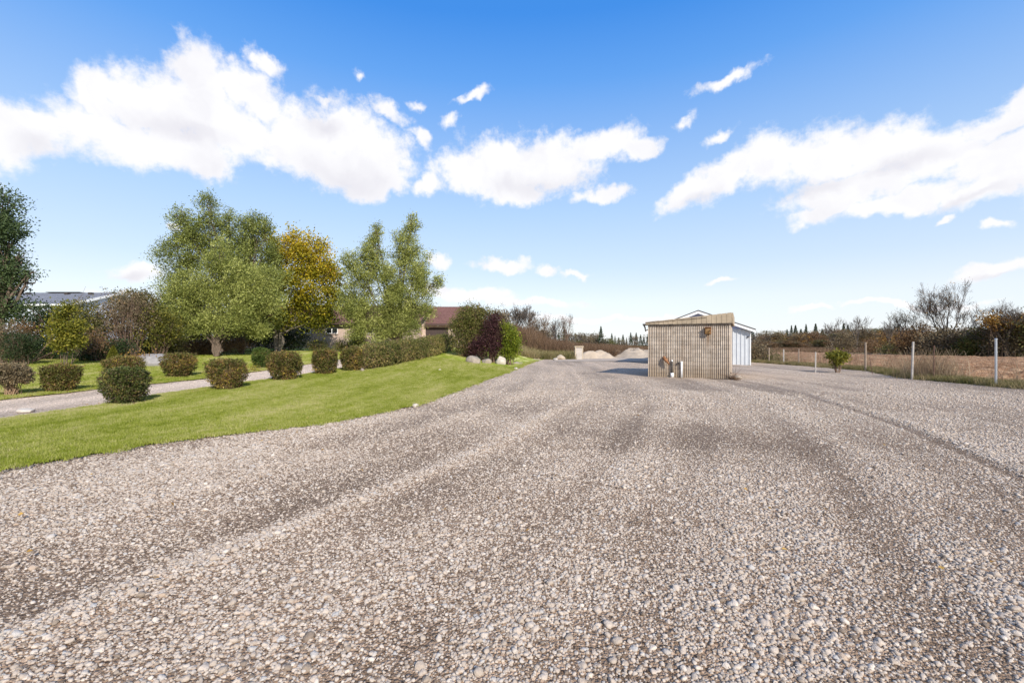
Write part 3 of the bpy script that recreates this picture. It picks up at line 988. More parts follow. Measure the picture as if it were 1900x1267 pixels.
shrub('poplar_sapling', 124, 24.5, [(113, 590, 9, 16), (126, 572, 9, 12), (120, 612, 16, 20), (138, 632, 16, 12), (113, 640, 13, 12), (146, 605, 8, 12), (97, 612, 3, 10)], 'yellowg',
      'young yellow green tree with a thin pale trunk on the rear lawn', 6500, .10, 'tree', 31, stems=1, twig='bark', asp=.8, shell=.1, base_r=.02, clump=7)
shrub('spreading_shrub', 235, 29.5, [(215, 570, 26, 26), (250, 562, 28, 24), (235, 590, 42, 30), (270, 590, 22, 25), (215, 615, 22, 22)], 'brownl',
      'tall twiggy brown shrub fanning out from its base behind the cone topiary', 6500, .10, seed=32, stems=34, twig='twig', asp=.6)
shrub('yellowing_shrub', 290, 30, [(290, 590, 30, 24), (285, 620, 36, 24), (315, 610, 26, 26)], 'olivey',
      'yellow green rounded shrub left of the big willow', 6000, .11, seed=33, asp=.7)
shrub('green_shrub', 258, 33, [(240, 555, 30, 18), (270, 556, 26, 18), (255, 580, 40, 26)], 'olive',
      'leafy olive shrub standing taller behind the twiggy brown shrub', 6000, .13, seed=34)
shrub('olive_shrub', 155, 29, [(135, 580, 26, 22), (165, 585, 28, 26), (150, 615, 42, 34), (185, 610, 22, 30), (175, 640, 30, 22)], 'olive',
      'dense olive shrub between the grey roofed house and the young yellow tree', 10000, .12, seed=35, shell=.15)
shrub('dark_shrub', 85, 29, [(70, 590, 30, 28), (95, 585, 26, 24), (80, 620, 42, 34), (105, 645, 30, 24), (60, 645, 40, 26)], 'darkg',
      'very dark shrub filling the hedgerow left of the young yellow tree', 10000, .12, seed=36, shell=.15)
shrub('juniper', 42, 25, [(40, 652, 26, 18), (30, 635, 16, 16), (52, 638, 16, 16), (42, 625, 12, 12)], 'darkg',
      'bushy dark green juniper at the edge of the rear lawn', 9000, .09, seed=37, shell=.1, asp=.3)
shrub('edge_shrub', 5, 25.5, [(0, 640, 26, 26), (-25, 630, 30, 30), (8, 615, 16, 16)], 'brownl',
      'brownish green shrub at the very left under the tall dark tree', 6000, .10, seed=38)
shrub('sumac', 45, 28, [(42, 608, 18, 12), (58, 612, 14, 10), (30, 612, 12, 8)], 'rust', 'small rust red sumac above the juniper', 900, .13, seed=39, asp=.35)
shrub('rust_shrub', 183, 27.5, [(175, 628, 20, 12), (190, 640, 22, 14), (165, 650, 20, 10)], 'rust', 'low rust orange shrub right of the young yellow tree', 1500, .12, seed=40, asp=.4)
shrub('hedgerow_shrub', 200, 27.8, [(195, 655, 30, 16), (225, 648, 24, 18), (160, 658, 30, 12)], 'darkg', 'low dark bush under the twiggy brown shrub beside the cone topiary', 5000, .10, seed=41, shell=.2)
shrub('hedgerow_shrub', 255, 31.5, [(250, 640, 36, 16), (290, 645, 36, 14), (320, 640, 26, 16)], 'olive', 'low olive bush under the yellow green shrub behind the stone mound', 5000, .11, seed=42, shell=.2)
shrub('rust_undergrowth', 350, 34.5, [(335, 645, 28, 12), (370, 642, 28, 14), (400, 645, 30, 12), (440, 643, 26, 14)], 'rust', 'rust coloured undergrowth behind the willow trunks', 5200, .13, seed=43, asp=.35, stems=24, twig='twigred')
shrub('evergreen_hedge', 510, 41.5, [(480, 625, 32, 28), (520, 628, 34, 26), (553, 630, 22, 24)], 'darkg', 'tall dark evergreen bush behind the maple trunks', 11000, .13, seed=44, shell=.2)
shrub('backdrop_shrub', 350, 37, [(300, 632, 34, 18), (350, 634, 40, 18), (395, 636, 36, 16)], 'olive', 'shaded olive undergrowth behind the leaning willow trunk', 8000, .13, seed=46, shell=.2)
shrub('backdrop_shrub', 400, 40, [(340, 610, 44, 40), (400, 615, 44, 36), (455, 610, 40, 36)], 'darkg', 'broad dark bush in the shade behind the big willow', 11000, .14, seed=45, shell=.2)
for i, (px, py, r_, lab) in enumerate([(590, 640, 18, 'rounded green shrub at the foot of the brick wall below the right house window'),
                                      (638, 640, 16, 'low rounded green shrub left of the second willow trunk by the brick wall'),
                                      (668, 633, 20, 'rounded green shrub just left of the spired willow trunk')]):
    shrub('foundation_shrub', px, 41 - i * 1.5, [(px, py, r_, 9), (px, py + 8, r_, 8)], 'hedge', lab, 3000, .09, seed=50 + i, group='rounded shrubs along the brick house', shell=.4)
# bare leaning branches in the hedgerow
t = thing('bare_tree', 'bare dark leaning branches reaching over the hedgerow in front of the grey roof', 'tree', (P(60, 27), 27, hh(P(60, 27), 27)))
mb = MB(); rs = np.random.default_rng(4)
for tx, ty, tz in ((2.4, 0, 1.9), (1.7, .3, 2.3), (2.9, .4, 1.9)):
    grow(mb, np.array([0, 0, .0]), unit(np.array([tx, ty, tz])), 1.7, .06, 0, 4, rs, .34, (2, 3), -.02, 3, None, .1, None, .007, .7)
mb.part('branches', M['twig'], t, True)


# ------------------------------------------------------------------ clipped shrubs along the driveway
def clipped(name, px, py, wpx, hpx, mat, label, seed, n=8500, size=.05, taper=.8, roundness=3.0, bare=0, group='clipped shrubs lining the farm driveway', lean=0.0):
    x, y = G(px, py)
    z = hh(x, y)
    w_ = wpx / F * y / 2 * .70
    y += w_ * .55; x = P(px, y); z = hh(x, y)
    h_ = hpx / F * y * .86
    t = thing(name, label, 'shrub', (x, y, z - .02), 0, group)
    rs = np.random.default_rng(seed)
    k = 1 / roundness
    n = int(n * 1.55)
    size = size * .82
    n_c = n // 7
    # superellipsoid shell, wide above and drawn in at the foot
    d = unit(rs.normal(size=(n_c, 3)))
    rp = np.array([roundness, roundness, roundness + 2.5])
    for _ in range(3):
        q_ = (np.abs(d) ** rp).sum(1, keepdims=True)
        d = d / q_ ** (1 / (roundness + 1))
    rad = 1 - .5 * rs.random(n_c) ** 3
    rad = rad * (1 + .035 * rs.normal(size=n_c))
    c = d * rad[:, None]
    zz_ = (c[:, 2] + 1) / 2
    tp = taper + (1 - taper) * sstep(zz_ * 1.6)
    bump_ = 1 + .38 * (fbm(c[:, 0] * 2.2 + seed, c[:, 2] * 2.2 + c[:, 1] * 1.7, 3))
    cc = np.stack([c[:, 0] * w_ * tp * bump_ + lean * zz_, c[:, 1] * w_ * .9 * tp * bump_, .05 + (zz_ * (1 + .16 * fbm(c[:, 0] * 3 + seed, c[:, 1] * 3, 3))) * h_ * .97], -1)
    hole = (zz_ < .38) & (rs.random(n_c) < .55 * (1 - zz_ / .38)) | (zz_ < bare)
    cc = cc[~hole]; dd = d[~hole]
    cv = rs.random(len(cc)) * .5 + .5 * np.clip(.5 + 2.2 * fbm(cc[:, 0] * 4 + seed * 3, cc[:, 2] * 4, 2), 0, 1)
    c3 = np.repeat(cc, 7, 0) + rs.normal(size=(len(cc) * 7, 3)) * .028
    ax = unit(np.repeat(dd, 7, 0) + rs.normal(size=c3.shape) * .7)
    nr = unit(np.repeat(dd, 7, 0) + rs.normal(size=c3.shape) * .9 + [0, 0, .3])
    L = size * rs.uniform(.6, 1.3, len(c3)) * (1 + y / 60)
    var = np.clip(.55 * np.repeat(cv, 7) + .45 * rs.random(len(c3)), 0, 1)
    c3[:, 2] = np.maximum(c3[:, 2], .03)
    leaf_part('foliage', [leaf_arrays(c3, ax, nr, L, L * .65, var)], M[mat], t)
    mb = MB()
    for i in range(90):
        b = np.array([rs.normal() * w_ * .22, rs.normal() * w_ * .2, 0])
        a_ = rs.uniform(0, 2 * pi)
        rr = w_ * rs.uniform(.2, .95)
        e_ = np.array([cos(a_) * rr + lean * .8, sin(a_) * rr * .9, h_ * rs.uniform(.55, .96)])
        m_ = b * .55 + e_ * .45 + rs.normal(size=3) * .05
        mb.tube([b, m_, e_], [.011, .008, .003], 3, cap=False)
    mb.part('stems', M['twigred' if i % 2 else 'twig'], t)
    return t, (x, y, z, w_, h_)


CL = []
M['shrubdark'] = LM('dark_clipped_leaves', [(0, (.022, .026, .012)), (.3, (.065, .080, .022)), (.55, (.125, .15, .034)), (.68, (.14, .085, .060)), (.82, (.26, .20, .05)), (.93, (.40, .36, .05)), (1, (.50, .42, .18))], .25)
CL.append(clipped('clipped_shrub', 233, 754, 88, 76, 'shrubdark', 'nearest clipped shrub, dark and round, at the driveway edge with bare stems at its foot', 61, 13000, .045, .68, 5))
CL.append(clipped('clipped_shrub', 421, 726, 80, 64, 'shrubmix', 'flat topped reddish brown clipped shrub, second along the near side of the driveway', 62, 11000, .045, .70, 6))
CL.append(clipped('clipped_shrub', 528, 708, 74, 60, 'shrubmix', 'round clipped shrub, third along the near side of the driveway below the maple', 63, 11000, .05, .74, 4))
CL.append(clipped('clipped_shrub', 603, 696, 58, 54, 'shrubmix', 'barrel shaped olive brown shrub, fourth along the near side, with gravel showing either side', 64, 9500, .05, .85, 3))
CL.append(clipped('clipped_shrub', 654, 690, 52, 50, 'shrubmix', 'brown clipped shrub touching the near end of the long hedge', 65, 9500, .05, .88, 3))
CL.append(clipped('clipped_shrub', 113, 730, 70, 58, 'shrubmix', 'dark reddish clipped shrub across the driveway, in front of the young yellow tree', 66, 9500, .05, .78, 4))
CL.append(clipped('clipped_shrub', 230, 712, 76, 56, 'shrubmix', 'low clipped shrub across the driveway, peeping over the nearest shrub beside the cone topiary', 67, 9000, .05, .9, 3))
CL.append(clipped('clipped_shrub', 332, 702, 68, 50, 'shrubmix', 'flat topped clipped shrub across the driveway in front of the stone mound', 68, 9500, .05, .72, 6.5))
CL.append(clipped('clipped_shrub', 484, 685, 42, 44, 'shrubgreen', 'small light green shrub with dry stalks at its foot across the driveway', 69, 7000, .05, .75, 2.6))
CL.append(clipped('clipped_shrub', 20, 738, 72, 68, 'brownl', 'vase shaped brown shrub at the left edge with pale bare stems below', 70, 8000, .05, .7, 3, bare=.42))

# fallen leaves on the lawn and the gravel
lx = []; ly = []
for (_t, (bx_, by_, bz_, bw_, bh_)) in CL:
    lx.append(rng.normal(bx_, bw_ * 1.1, 60)); ly.append(rng.normal(by_ - .3, bw_ * .8, 60))
lx.append(rng.uniform(-9, 6, 260)); ly.append(rng.uniform(3, 18, 260))
lx = np.concatenate(lx); ly = np.concatenate(ly); nL = len(lx)
lc = np.stack([lx, ly, H(lx, ly) + .065], -1)
lf = leaf_part('fallen_leaves', [leaf_arrays(lc, unit(rng.normal(size=lc.shape) * [1, 1, .25]), unit(rng.normal(size=lc.shape) * .3 + [0, 0, 1]), rng.uniform(.03, .06, nL), rng.uniform(.02, .04, nL), rng.random(nL))], M['orange'], None)
tag(lf, 'small yellow and brown fallen leaves scattered over the lawn and gravel', 'leaves', None, 'stuff')

# the long hedge
def hedge():
    pts = [(684, 686, 640), (712, 681, 636), (742, 674, 632), (770, 668, 629), (798, 661, 624), (822, 654, 620)]
    t = None
    parts = []; mb = MB(); rs = np.random.default_rng(77)
    for i, (px, py, pt) in enumerate(pts):
        x, y = G(px, py)
        y += .6; x = P(px, y)
        z = hh(x, y)
        if t is None:
            o = (x, y, z)
            t = thing('hedge', 'long clipped hedge with merging rounded sections climbing beside the lawn to the garage', 'hedge', o)
        h_ = (py - pt) / F * y * .94
        nxt = pts[min(i + 1, len(pts) - 1)]; prv = pts[max(i - 1, 0)]
        gx, gy = G(nxt[0], nxt[1]); hx, hy = G(prv[0], prv[1])
        ln = math.hypot(gx - hx, gy - hy) / (2 if 0 < i < len(pts) - 1 else 1) * .62 + .35
        an = math.atan2(gy - hy, gx - hx)
        c = unit(rs.normal(size=(1700, 3)))
        c = c / (np.abs(c) ** 3.2).sum(1, keepdims=True) ** (1 / 3.2)
        d = c.copy()
        c = c * (1 - .5 * rs.random(1700) ** 2.4)[:, None] * (1 + .05 * rs.normal(size=1700))[:, None]
        zz_ = (c[:, 2] + 1) / 2
        la, lb_ = c[:, 0] * ln, c[:, 1] * .75 * (.85 + .15 * zz_)
        X = la * cos(an) - lb_ * sin(an); Y = la * sin(an) + lb_ * cos(an)
        zg = H(X + x, Y + y)
        cc = np.stack([X + x - o[0], Y + y - o[1], zg - o[2] + .03 + zz_ * h_ * (1 + .22 * fbm(X * 1.1 + 5, Y * 1.1, 3) - .10 * np.abs(c[:, 0]) ** 2)], -1)
        c3 = np.repeat(cc, 7, 0) + rs.normal(size=(len(cc) * 7, 3)) * .05
        dd = np.repeat(d, 7, 0)
        L = .075 * rs.uniform(.6, 1.3, len(c3))
        up_ = np.repeat(np.clip(zz_, 0, 1), 7)
        var = np.clip(.75 * rs.random(len(c3)) + .35 * np.repeat(rs.random(len(cc)), 7) - .18 * up_ + .05 + (.12 if i % 2 == 0 else -.05), 0, 1)
        parts.append(leaf_arrays(c3, unit(dd + rs.normal(size=c3.shape) * .7), unit(dd + rs.normal(size=c3.shape) * .9 + [0, 0, .3]), L, L * .65, var))
        for j in range(120):
            b = np.array([x - o[0] + rs.normal() * ln * .5 * cos(an), y - o[1] + rs.normal() * ln * .5 * sin(an), z - o[2] - .05])
            e_ = b + np.array([rs.normal() * .25, rs.normal() * .25 - .3, h_ * rs.uniform(.5, .95)])
            mb.tube([b, (b + e_) / 2 + rs.normal(size=3) * .05, e_], [.013, .01, .004], 3, cap=False)
    leaf_part('foliage', parts, M['hedge'], t)
    mb.part('stems', M['twig'], t)


hedge()

# ------------------------------------------------------------------ shrub island on the lawn
ix, iy = G(900, 671)
ID = iy
shrub('lilac_shrub', 868, ID + 1.2, [(868, 588, 22, 26), (850, 610, 18, 26), (880, 612, 26, 30), (862, 640, 26, 22), (905, 592, 20, 20), (888, 578, 14, 14)], 'hedge',
      'tall mixed green and brown shrub at the left of the boulder planting', 24000, .095, seed=81, shell=.2, asp=.7)
shrub('yellowing_lilac', 905, ID + 1.6, [(925, 592, 16, 18), (888, 582, 12, 12), (938, 606, 12, 14)], 'brownl', 'yellowing brown tipped shrub rising behind the purple bush', 4500, .10, seed=82, shell=.2, asp=.7)
shrub('purple_bush', 905, ID + .2, [(914, 610, 18, 26), (904, 638, 30, 22), (884, 648, 22, 16), (922, 648, 14, 16), (918, 592, 12, 12)], 'purple',
      'dark purple leaved bush in the middle of the boulder planting', 13000, .085, seed=83, shell=.25, asp=.75)
shrub('lime_bush', 943, ID + .3, [(944, 622, 13, 18), (950, 636, 15, 20), (944, 650, 15, 16), (936, 607, 7, 9)], 'limeg',
      'bright green leafy bush at the right of the boulder planting', 8500, .10, seed=84, shell=.3, asp=.85)
M['boulder'] = simple_mat('granite_boulder', (.28, .235, .185), .9, .35, 3.5, bump=.5)
M['boulder2'] = simple_mat('pale_boulder', (.46, .41, .35), .9, .25, 3.5, bump=.5)


M['greystone'] = simple_mat('grey_stone', (.27, .25, .235), .9, .2, 3.5, bump=.5)


def ico_arrays(sub=3):
    import bmesh
    bm = bmesh.new(); bmesh.ops.create_icosphere(bm, subdivisions=sub, radius=1)
    V = np.array([v.co[:] for v in bm.verts]); Fc = np.array([[v.index for v in f.verts] for f in bm.faces])
    bm.free()
    return V, Fc


ICO = ico_arrays(3)


def rock(name, x, y, sx, sy, sz, mat, label, cat='boulder', seed=1, sink=.25, rz=0.0, z=None, group=None):
    V, Fc = ICO
    r = np.random.default_rng(seed)
    V = V.copy()
    for k in range(9):                                     # knock flat facets into it
        nrm = unit(r.normal(size=3)); dcut = r.uniform(.62, .9)
        s_ = V @ nrm
        V -= np.maximum(s_ - dcut, 0)[:, None] * nrm * .85
    V += .05 * (fbm(V[:, 0] * 3 + seed, V[:, 1] * 3 + V[:, 2] * 2, 3))[:, None] * V
    V = V * [sx, sy, sz]
    V[:, 2] += sz * (1 - sink * 2) * .8
    zz_ = hh(x, y) if z is None else z
    o = link(name, mk_mesh(name, V, Fc, M[mat], False), None, (x, y, zz_), (0, 0, rz))
    return tag(o, label, cat, group)


bx, by = G(878, 674); rock('boulder', bx, by, .55, .45, .42, 'boulder', 'brown rounded boulder at the left under the purple bush', seed=3)
bx, by = G(902, 674); rock('boulder', bx, by, .42, .36, .28, 'boulder', 'low flat boulder in the middle between the two larger ones', seed=4)
bx, by = G(929, 676); rock('boulder', bx, by, .42, .36, .50, 'boulder2', 'pale upright boulder at the right in front of the bright green bush', seed=6)
for i, (px, py, s_, lab) in enumerate([(816, 688, .06, 'small white stone lying at the lawn edge below the shrub planting'), (957, 686, .10, 'small white stone at the gravel edge right of the shrub planting')]):
    bx, by = G(px, py); rock('stone', bx, by, s_ * 1.3, s_, s_, 'boulder2', lab, 'stone', seed=9 + i, sink=.1)
bx, by = G(771, 756); rock('stone', bx, by, .09, .07, .06, 'boulder2', 'white fist sized stone on the gravel edge where the lawn curves', 'stone', seed=12, sink=.1)
bx, by = G(614, 766); rock('stone', bx, by, .05, .05, .04, 'boulder2', 'tiny white stone lying alone in the front lawn', 'stone', seed=13, sink=0)
bx, by = G(48, 765); rock('stone', bx, by, .22, .12, .07, 'boulder2', 'flat pale stone on the farm driveway at the left', 'stone', seed=14, sink=.2)
bx, by = G(672, 690); rock('stone', bx, by, .11, .1, .13, 'boulder', 'pale stone tucked against the near end of the hedge', 'stone', seed=15, sink=.2)

# stone mound, cone topiary and orange flowers across the driveway
bx, by = G(287, 690)
bx, by = P(287, 24.5), 24.5
rock('stone_mound', bx, by, 1.15, .7, .55, 'greystone', 'pale grey stone mound on the rear lawn behind the clipped shrubs', 'rock', seed=16, sink=.3)
shrub('orange_flowers', 255, 24.2, [(240, 666, 14, 4), (262, 664, 12, 5), (276, 662, 8, 4)], 'orange', 'low orange leaved plants beside the pale stone mound', 900, .09, 'plant', 17, stems=10)
x_, y_ = P(210, 22.5), 22.5
t = thing('cone_topiary', 'small cone shaped light green topiary behind the low clipped shrub', 'shrub', (x_, y_, hh(x_, y_)))
r = np.random.default_rng(5); n = 6000
hz = r.random(n) ** .8; an = r.uniform(0, 2 * pi, n); rr = .36 * (1 - hz) ** .7 * (.8 + .25 * r.random(n))
c = np.stack([cos(an) * rr if False else np.cos(an) * rr, np.sin(an) * rr, .1 + hz * 1.1], -1)
leaf_part('foliage', [leaf_arrays(c, unit(np.stack([np.cos(an), np.sin(an), an * 0 + .6], -1) + r.normal(size=c.shape) * .5), unit(r.normal(size=c.shape)), np.full(n, .05), np.full(n, .03), r.random(n) * .7)], M['yellowg'], t)
MB().tube([(0, 0, 0), (0, 0, .8)], [.03, .02], 6).part('trunk', M['bark'], t)
# yellow flowers by the second shrub and across the drive
for px, py, lab in ((433, 722, 'little yellow flowering weed at the foot of the flat topped reddish shrub'), (469, 690, 'yellow green weed at the foot of the small light green shrub'), (197, 694, 'yellow flowers left of the low clipped shrub')):
    fx, fy = G(px, py)
    t = thing('yellow_flowers', lab, 'plant', (fx, fy, hh(fx, fy)))
    r = np.random.default_rng(px); n = 260
    c = np.stack([r.normal(0, .14, n), r.normal(0, .1, n), np.abs(r.normal(.12, .12, n)) + .03], -1)
    fo_ = leaf_part('blossoms', [leaf_arrays(c, unit(r.normal(size=c.shape)), unit(r.normal(size=c.shape)), np.full(n, .05), np.full(n, .035), .55 + .45 * r.random(n))], M['yellowg'], t)
    fo_['kind'] = 'stuff'
    mb = MB()
    for i in range(14):
        mb.tube([(r.normal() * .05, r.normal() * .05, 0), (r.normal() * .14, r.normal() * .1, .12 + .2 * r.random())], [.004, .002], 3, cap=False)
    mb.part('stems', M['weedstem'] if 'weedstem' in M else M['twigred'], t)


# ------------------------------------------------------------------ block shed
def block_mat():
    m, nt = new_mat('ribbed_block')
    tc = nt.add('ShaderNodeNewGeometry').outputs['Position']
    oi = nt.add('ShaderNodeObjectInfo').outputs['Random']
    n = nt.noise(tc, 3.5, 6, .65)
    v = nt.add('ShaderNodeMapping', None, Vector=tc, Scale=(7, 7, .5)).outputs[0]
    st = nt.noise(v, 1.0, 5, .6)
    c = nt.ramp(n, [(.3, (.45, .385, .315)), (.6, (.58, .51, .43)), (.8, (.67, .61, .53))])
    c = nt.mix(.5, c, nt.ramp(st, [(.35, (.55, .45, .36)), (.6, (1, 1, 1))]), 'MULTIPLY')
    c = nt.mix(.4, c, nt.ramp(oi, [(0, .78), (1, 1.18)]), 'MULTIPLY')
    sp = nt.add('ShaderNodeSeparateXYZ', None, i0=tc)
    foot = nt.add('ShaderNodeMapRange', None, Value=nt.m('ADD', sp.outputs[2], nt.m('MULTIPLY', st, -.5)), i1=-.1, i2=.55, i3=.55, i4=0).outputs[0]
    c = nt.mix(foot, c, (.30, .22, .14))        # splash dirt on the lowest courses
    # rust run below the lamp and the old spout
    for (lx, z0, z1, wd, am) in ((LAMP_X, 1.30, 2.15, .12, .75), (SPOUT_X + .12, .25, .95, .10, .7)):
        gx = nt.add('ShaderNodeVectorMath', {'operation': 'DOT_PRODUCT'}, i0=tc, i1=(ED[0], ED[1], 0)).outputs['Value']
        lx_ = nt.m('SUBTRACT', gx, SX0 * ED[0] + SY0 * ED[1] + lx)
        a_ = nt.m('SUBTRACT', 1.0, nt.m('DIVIDE', nt.m('ABSOLUTE', nt.m('ADD', lx_, nt.m('MULTIPLY', nt.m('SUBTRACT', st, .5), .12))), wd), clamp=True)
        b_ = nt.add('ShaderNodeMapRange', None, Value=sp.outputs[2], i1=z0, i2=z1, i3=0, i4=1).outputs[0]
        ab = nt.m('LESS_THAN', sp.outputs[2], z1 + .02)
        c = nt.mix(nt.m('MULTIPLY', nt.m('MULTIPLY', nt.m('MULTIPLY', a_, b_), ab), am), c, (.30, .15, .05))
    finish(nt, c, .92, nt.noise(tc, 60, 3, .6), .4, .01, spec=.15)
    return m


SX0, SY0 = (1202 - CX) / F * 23.1, 23.1
SX1, SY1 = (1355 - CX) / F * 21.4, 21.4
SW = math.hypot(SX1 - SX0, SY1 - SY0)
SA = math.atan2(SY1 - SY0, SX1 - SX0)
ED = (cos(SA), sin(SA))
LAMP_X, SPOUT_X = SW * (1318 - 1202) / 153 * .985, SW * (1235 - 1202) / 153 * 1.06
M['block'] = block_mat()
M['mortar'] = simple_mat('dark_mortar', (.24, .19, .15), .95, .2, 8)
M['panel'] = simple_mat('tan_fascia_panel', (.37, .295, .205), .75, .22, 2.5, bump=.2)
M['darkmetal'] = simple_mat('dark_weathered_metal', (.06, .05, .045), .6, .3, 8, .2)
M['rustmetal'] = simple_mat('rusty_metal', (.26, .12, .055), .85, .45, 9, .1, bump=.5)
M['rustyglass'] = simple_mat('rusty_yellow_lens', (.20, .115, .045), .5, .7, 9)
M['whitepvc'] = simple_mat('white_plastic', (.80, .80, .79), .45, .05, 5, bump=.05)
M['felt'] = simple_mat('roof_felt', (.20, .16, .12), .95, .35, 5, bump=.5)
M['blackrubber'] = simple_mat('black_plastic', (.02, .02, .022), .5, .2, 5)

shed = thing('block_shed', 'small ribbed concrete block shed with a tan panelled fascia standing in the gravel yard', 'shed', (SX0, SY0, 0), SA)
nb = round(SW / .4); bw = SW / nb; bh = .2; nrow = 13
WT = nrow * bh + .02


def block_mesh(wd, ribs):
    pts = []
    rw = wd / ribs
    for i in range(ribs):
        x0 = i * rw
        pts += [(x0 + .006, .012), (x0 + .014, -.030), (x0 + rw * .42, -.044), (x0 + rw - .036, -.030), (x0 + rw - .022, .012)]
    pts += [(wd - .002, .0), (wd - .002, .12), (.002, .12)]
    mb = MB().prism([(p[0], p[1]) for p in pts][::-1], .003, bh - .0045, 'xy')
    return mb.mesh('block', M['block'])


bm_full, bm_half = block_mesh(bw, 5), None
DEP = 5.0
for r_ in range(nrow):
    for i in range(nb):
        o = link('block', bm_full, shed, (i * bw, rng.uniform(-.004, .004), r_ * bh))
# mortar backing and plain side and rear walls
MB().box(.01, SW - .01, .06, .118, 0, WT - .02).part('backing', M['mortar'], shed)
for nm, b in (('side_wall', (.0, .2, .122, DEP, -.1, WT)), ('side_wall', (SW - .2, SW, .122, DEP, -.1, WT)), ('rear_wall', (.2, SW - .2, DEP - .2, DEP, -.1, WT))):
    MB().box(*b).part(nm, M['block'], shed)
# roof: single slope rising to the right
zl0, zl1 = WT + .14, WT + .50
OL, OR, OF = .10, .07, .13
MB().prism([(-OL, WT + .03), (SW + OR, WT + .03), (SW + OR, zl1 - .05), (-OL, zl0 - .03)], -.05, DEP + .1, 'xz').part('roof', M['felt'], shed)
np_ = 18
pw = (SW + OL + OR) / np_
for i in range(np_):
    x0 = -OL + i * pw
    za = zl0 + (zl1 - zl0) * (i / np_) ** 1.1; zb = zl0 + (zl1 - zl0) * ((i + 1) / np_) ** 1.1
    j_ = rng.uniform(-.006, .006)
    MB().prism([(x0 + .005, WT + .005 + j_), (x0 + pw - .006, WT + .005 + j_), (x0 + pw - .006, zb + j_), (x0 + .005, za + j_)], -OF - j_, -.055, 'xz').part('panel', M['panel'], shed)
for i in range(12):       # panels along the right side
    MB().prism([(.02 + i * .4, WT + .005), (.02 + i * .4 + .39, WT + .005), (.02 + i * .4 + .39, zl1), (.02 + i * .4, zl1)], SW + OR + .003, SW + OR + .05, 'yz').part('panel', M['panel'], shed)
MB().box(-OL - .01, SW + OR + .002, -OF + .012, -.06, WT - .035, WT + .003).part('drip_strip', M['darkmetal'], shed)
mb = MB(); pts = []
for i in range(30):
    u = i / 29 * .72
    x = -OL + u * (SW + OL + OR)
    zt = zl0 + (zl1 - zl0) * u ** 1.1
    pts.append((x, -OF - .012, zt - .03 - .02 * rng.random() - .08 * u * (u > .1)))
mb.tube(pts, [.012 + .008 * rng.random() for _ in pts], 4)
mb.part('torn_flashing', M['felt'], shed)
# end of the gutter at the left
mb = MB().box(-.24, -OL - .012, -.10, .5, WT - .02, WT + .05)
mb.tube([(-.2, .0, WT - .02), (-.14, 0, WT - .12), (-.10, .0, WT - .34)], [.035, .04, .03], 6)
mb.part('broken_gutter', M['darkmetal'], shed)
# wall lamp
lz_ = 1.6 + (HY - 614) / F * 21.9
lp = MB().box(LAMP_X - .15, LAMP_X + .13, -.10, -.043, lz_ - .15, lz_ + .17).part('wall_lamp', M['rustmetal'], shed)
MB().prism([(-.102, lz_ - .10), (-.23, lz_ - .14), (-.26, lz_ - .02), (-.22, lz_ + .12), (-.102, lz_ + .14)], LAMP_X - .11, LAMP_X + .105, 'yz').part('lens', M['rustyglass'], lp)
MB().box(LAMP_X - .15, LAMP_X + .14, -.27, -.103, lz_ + .145, lz_ + .175).part('hood', M['rustmetal'], lp)
# rusty spout
sz_ = 1.6 + (HY - 666) / F * 22.8
sp_ = MB().tube([(SPOUT_X - .06, -.045, sz_ + .06), (SPOUT_X - .06, -.14, sz_ + .06)], [.09, .07], 10).part('rusty_spout', M['rustmetal'], shed, True)
MB().tube([(SPOUT_X - .08, -.15, sz_ + .07), (SPOUT_X + .02, -.22, sz_ - .02), (SPOUT_X + .13, -.24, sz_ - .15), (SPOUT_X + .22, -.24, sz_ - .25)], [.055, .085, .06, .012], 10).part('nozzle', M['rustmetal'], sp_, True)
# pipes at the foot of the wall
k1, k2 = SW * .315, SW * .432
pz = 1.6 - (665 - HY) / F * 22.6
pp1 = MB().tube([(k1, -.11, 0), (k1, -.11, .22)], [.075, .085], 12).part('pipe', M['whitepvc'], shed, True)
MB().tube([(k1, -.11, .221), (k1, -.11, .78)], .036, 10).part('riser', M['blackrubber'], pp1, True)
MB().tube([(k1, -.11, .781), (k1, -.11, .86)], [.04, .03], 10).part('cap', M['whitepvc'], pp1, True)
pp2 = MB().tube([(k2, -.11, 0), (k2, -.11, .80)], .042, 12).part('pipe', M['whitepvc'], shed, True)
pp2['label'] = 'plain white standpipe right of the black one'
MB().box(k2 - .19, k2 - .12, -.12, -.043, .66, .76).part('tap', M['darkmetal'], shed)
bx, by = SX1 + .25, SY1 - .15
rock('stone', bx, by, .22, .15, .13, 'boulder', 'tan stone lying at the right corner of the block shed', 'stone', seed=21, sink=.15)
shrub('dry_weed', 1357, by - .1, [(1357, 700, 4, 5), (1364, 701, 5, 3)], 'rust', 'dry brown weed at the right corner of the block shed', 220, .05, 'plant', 23, stems=8, crad=.06)


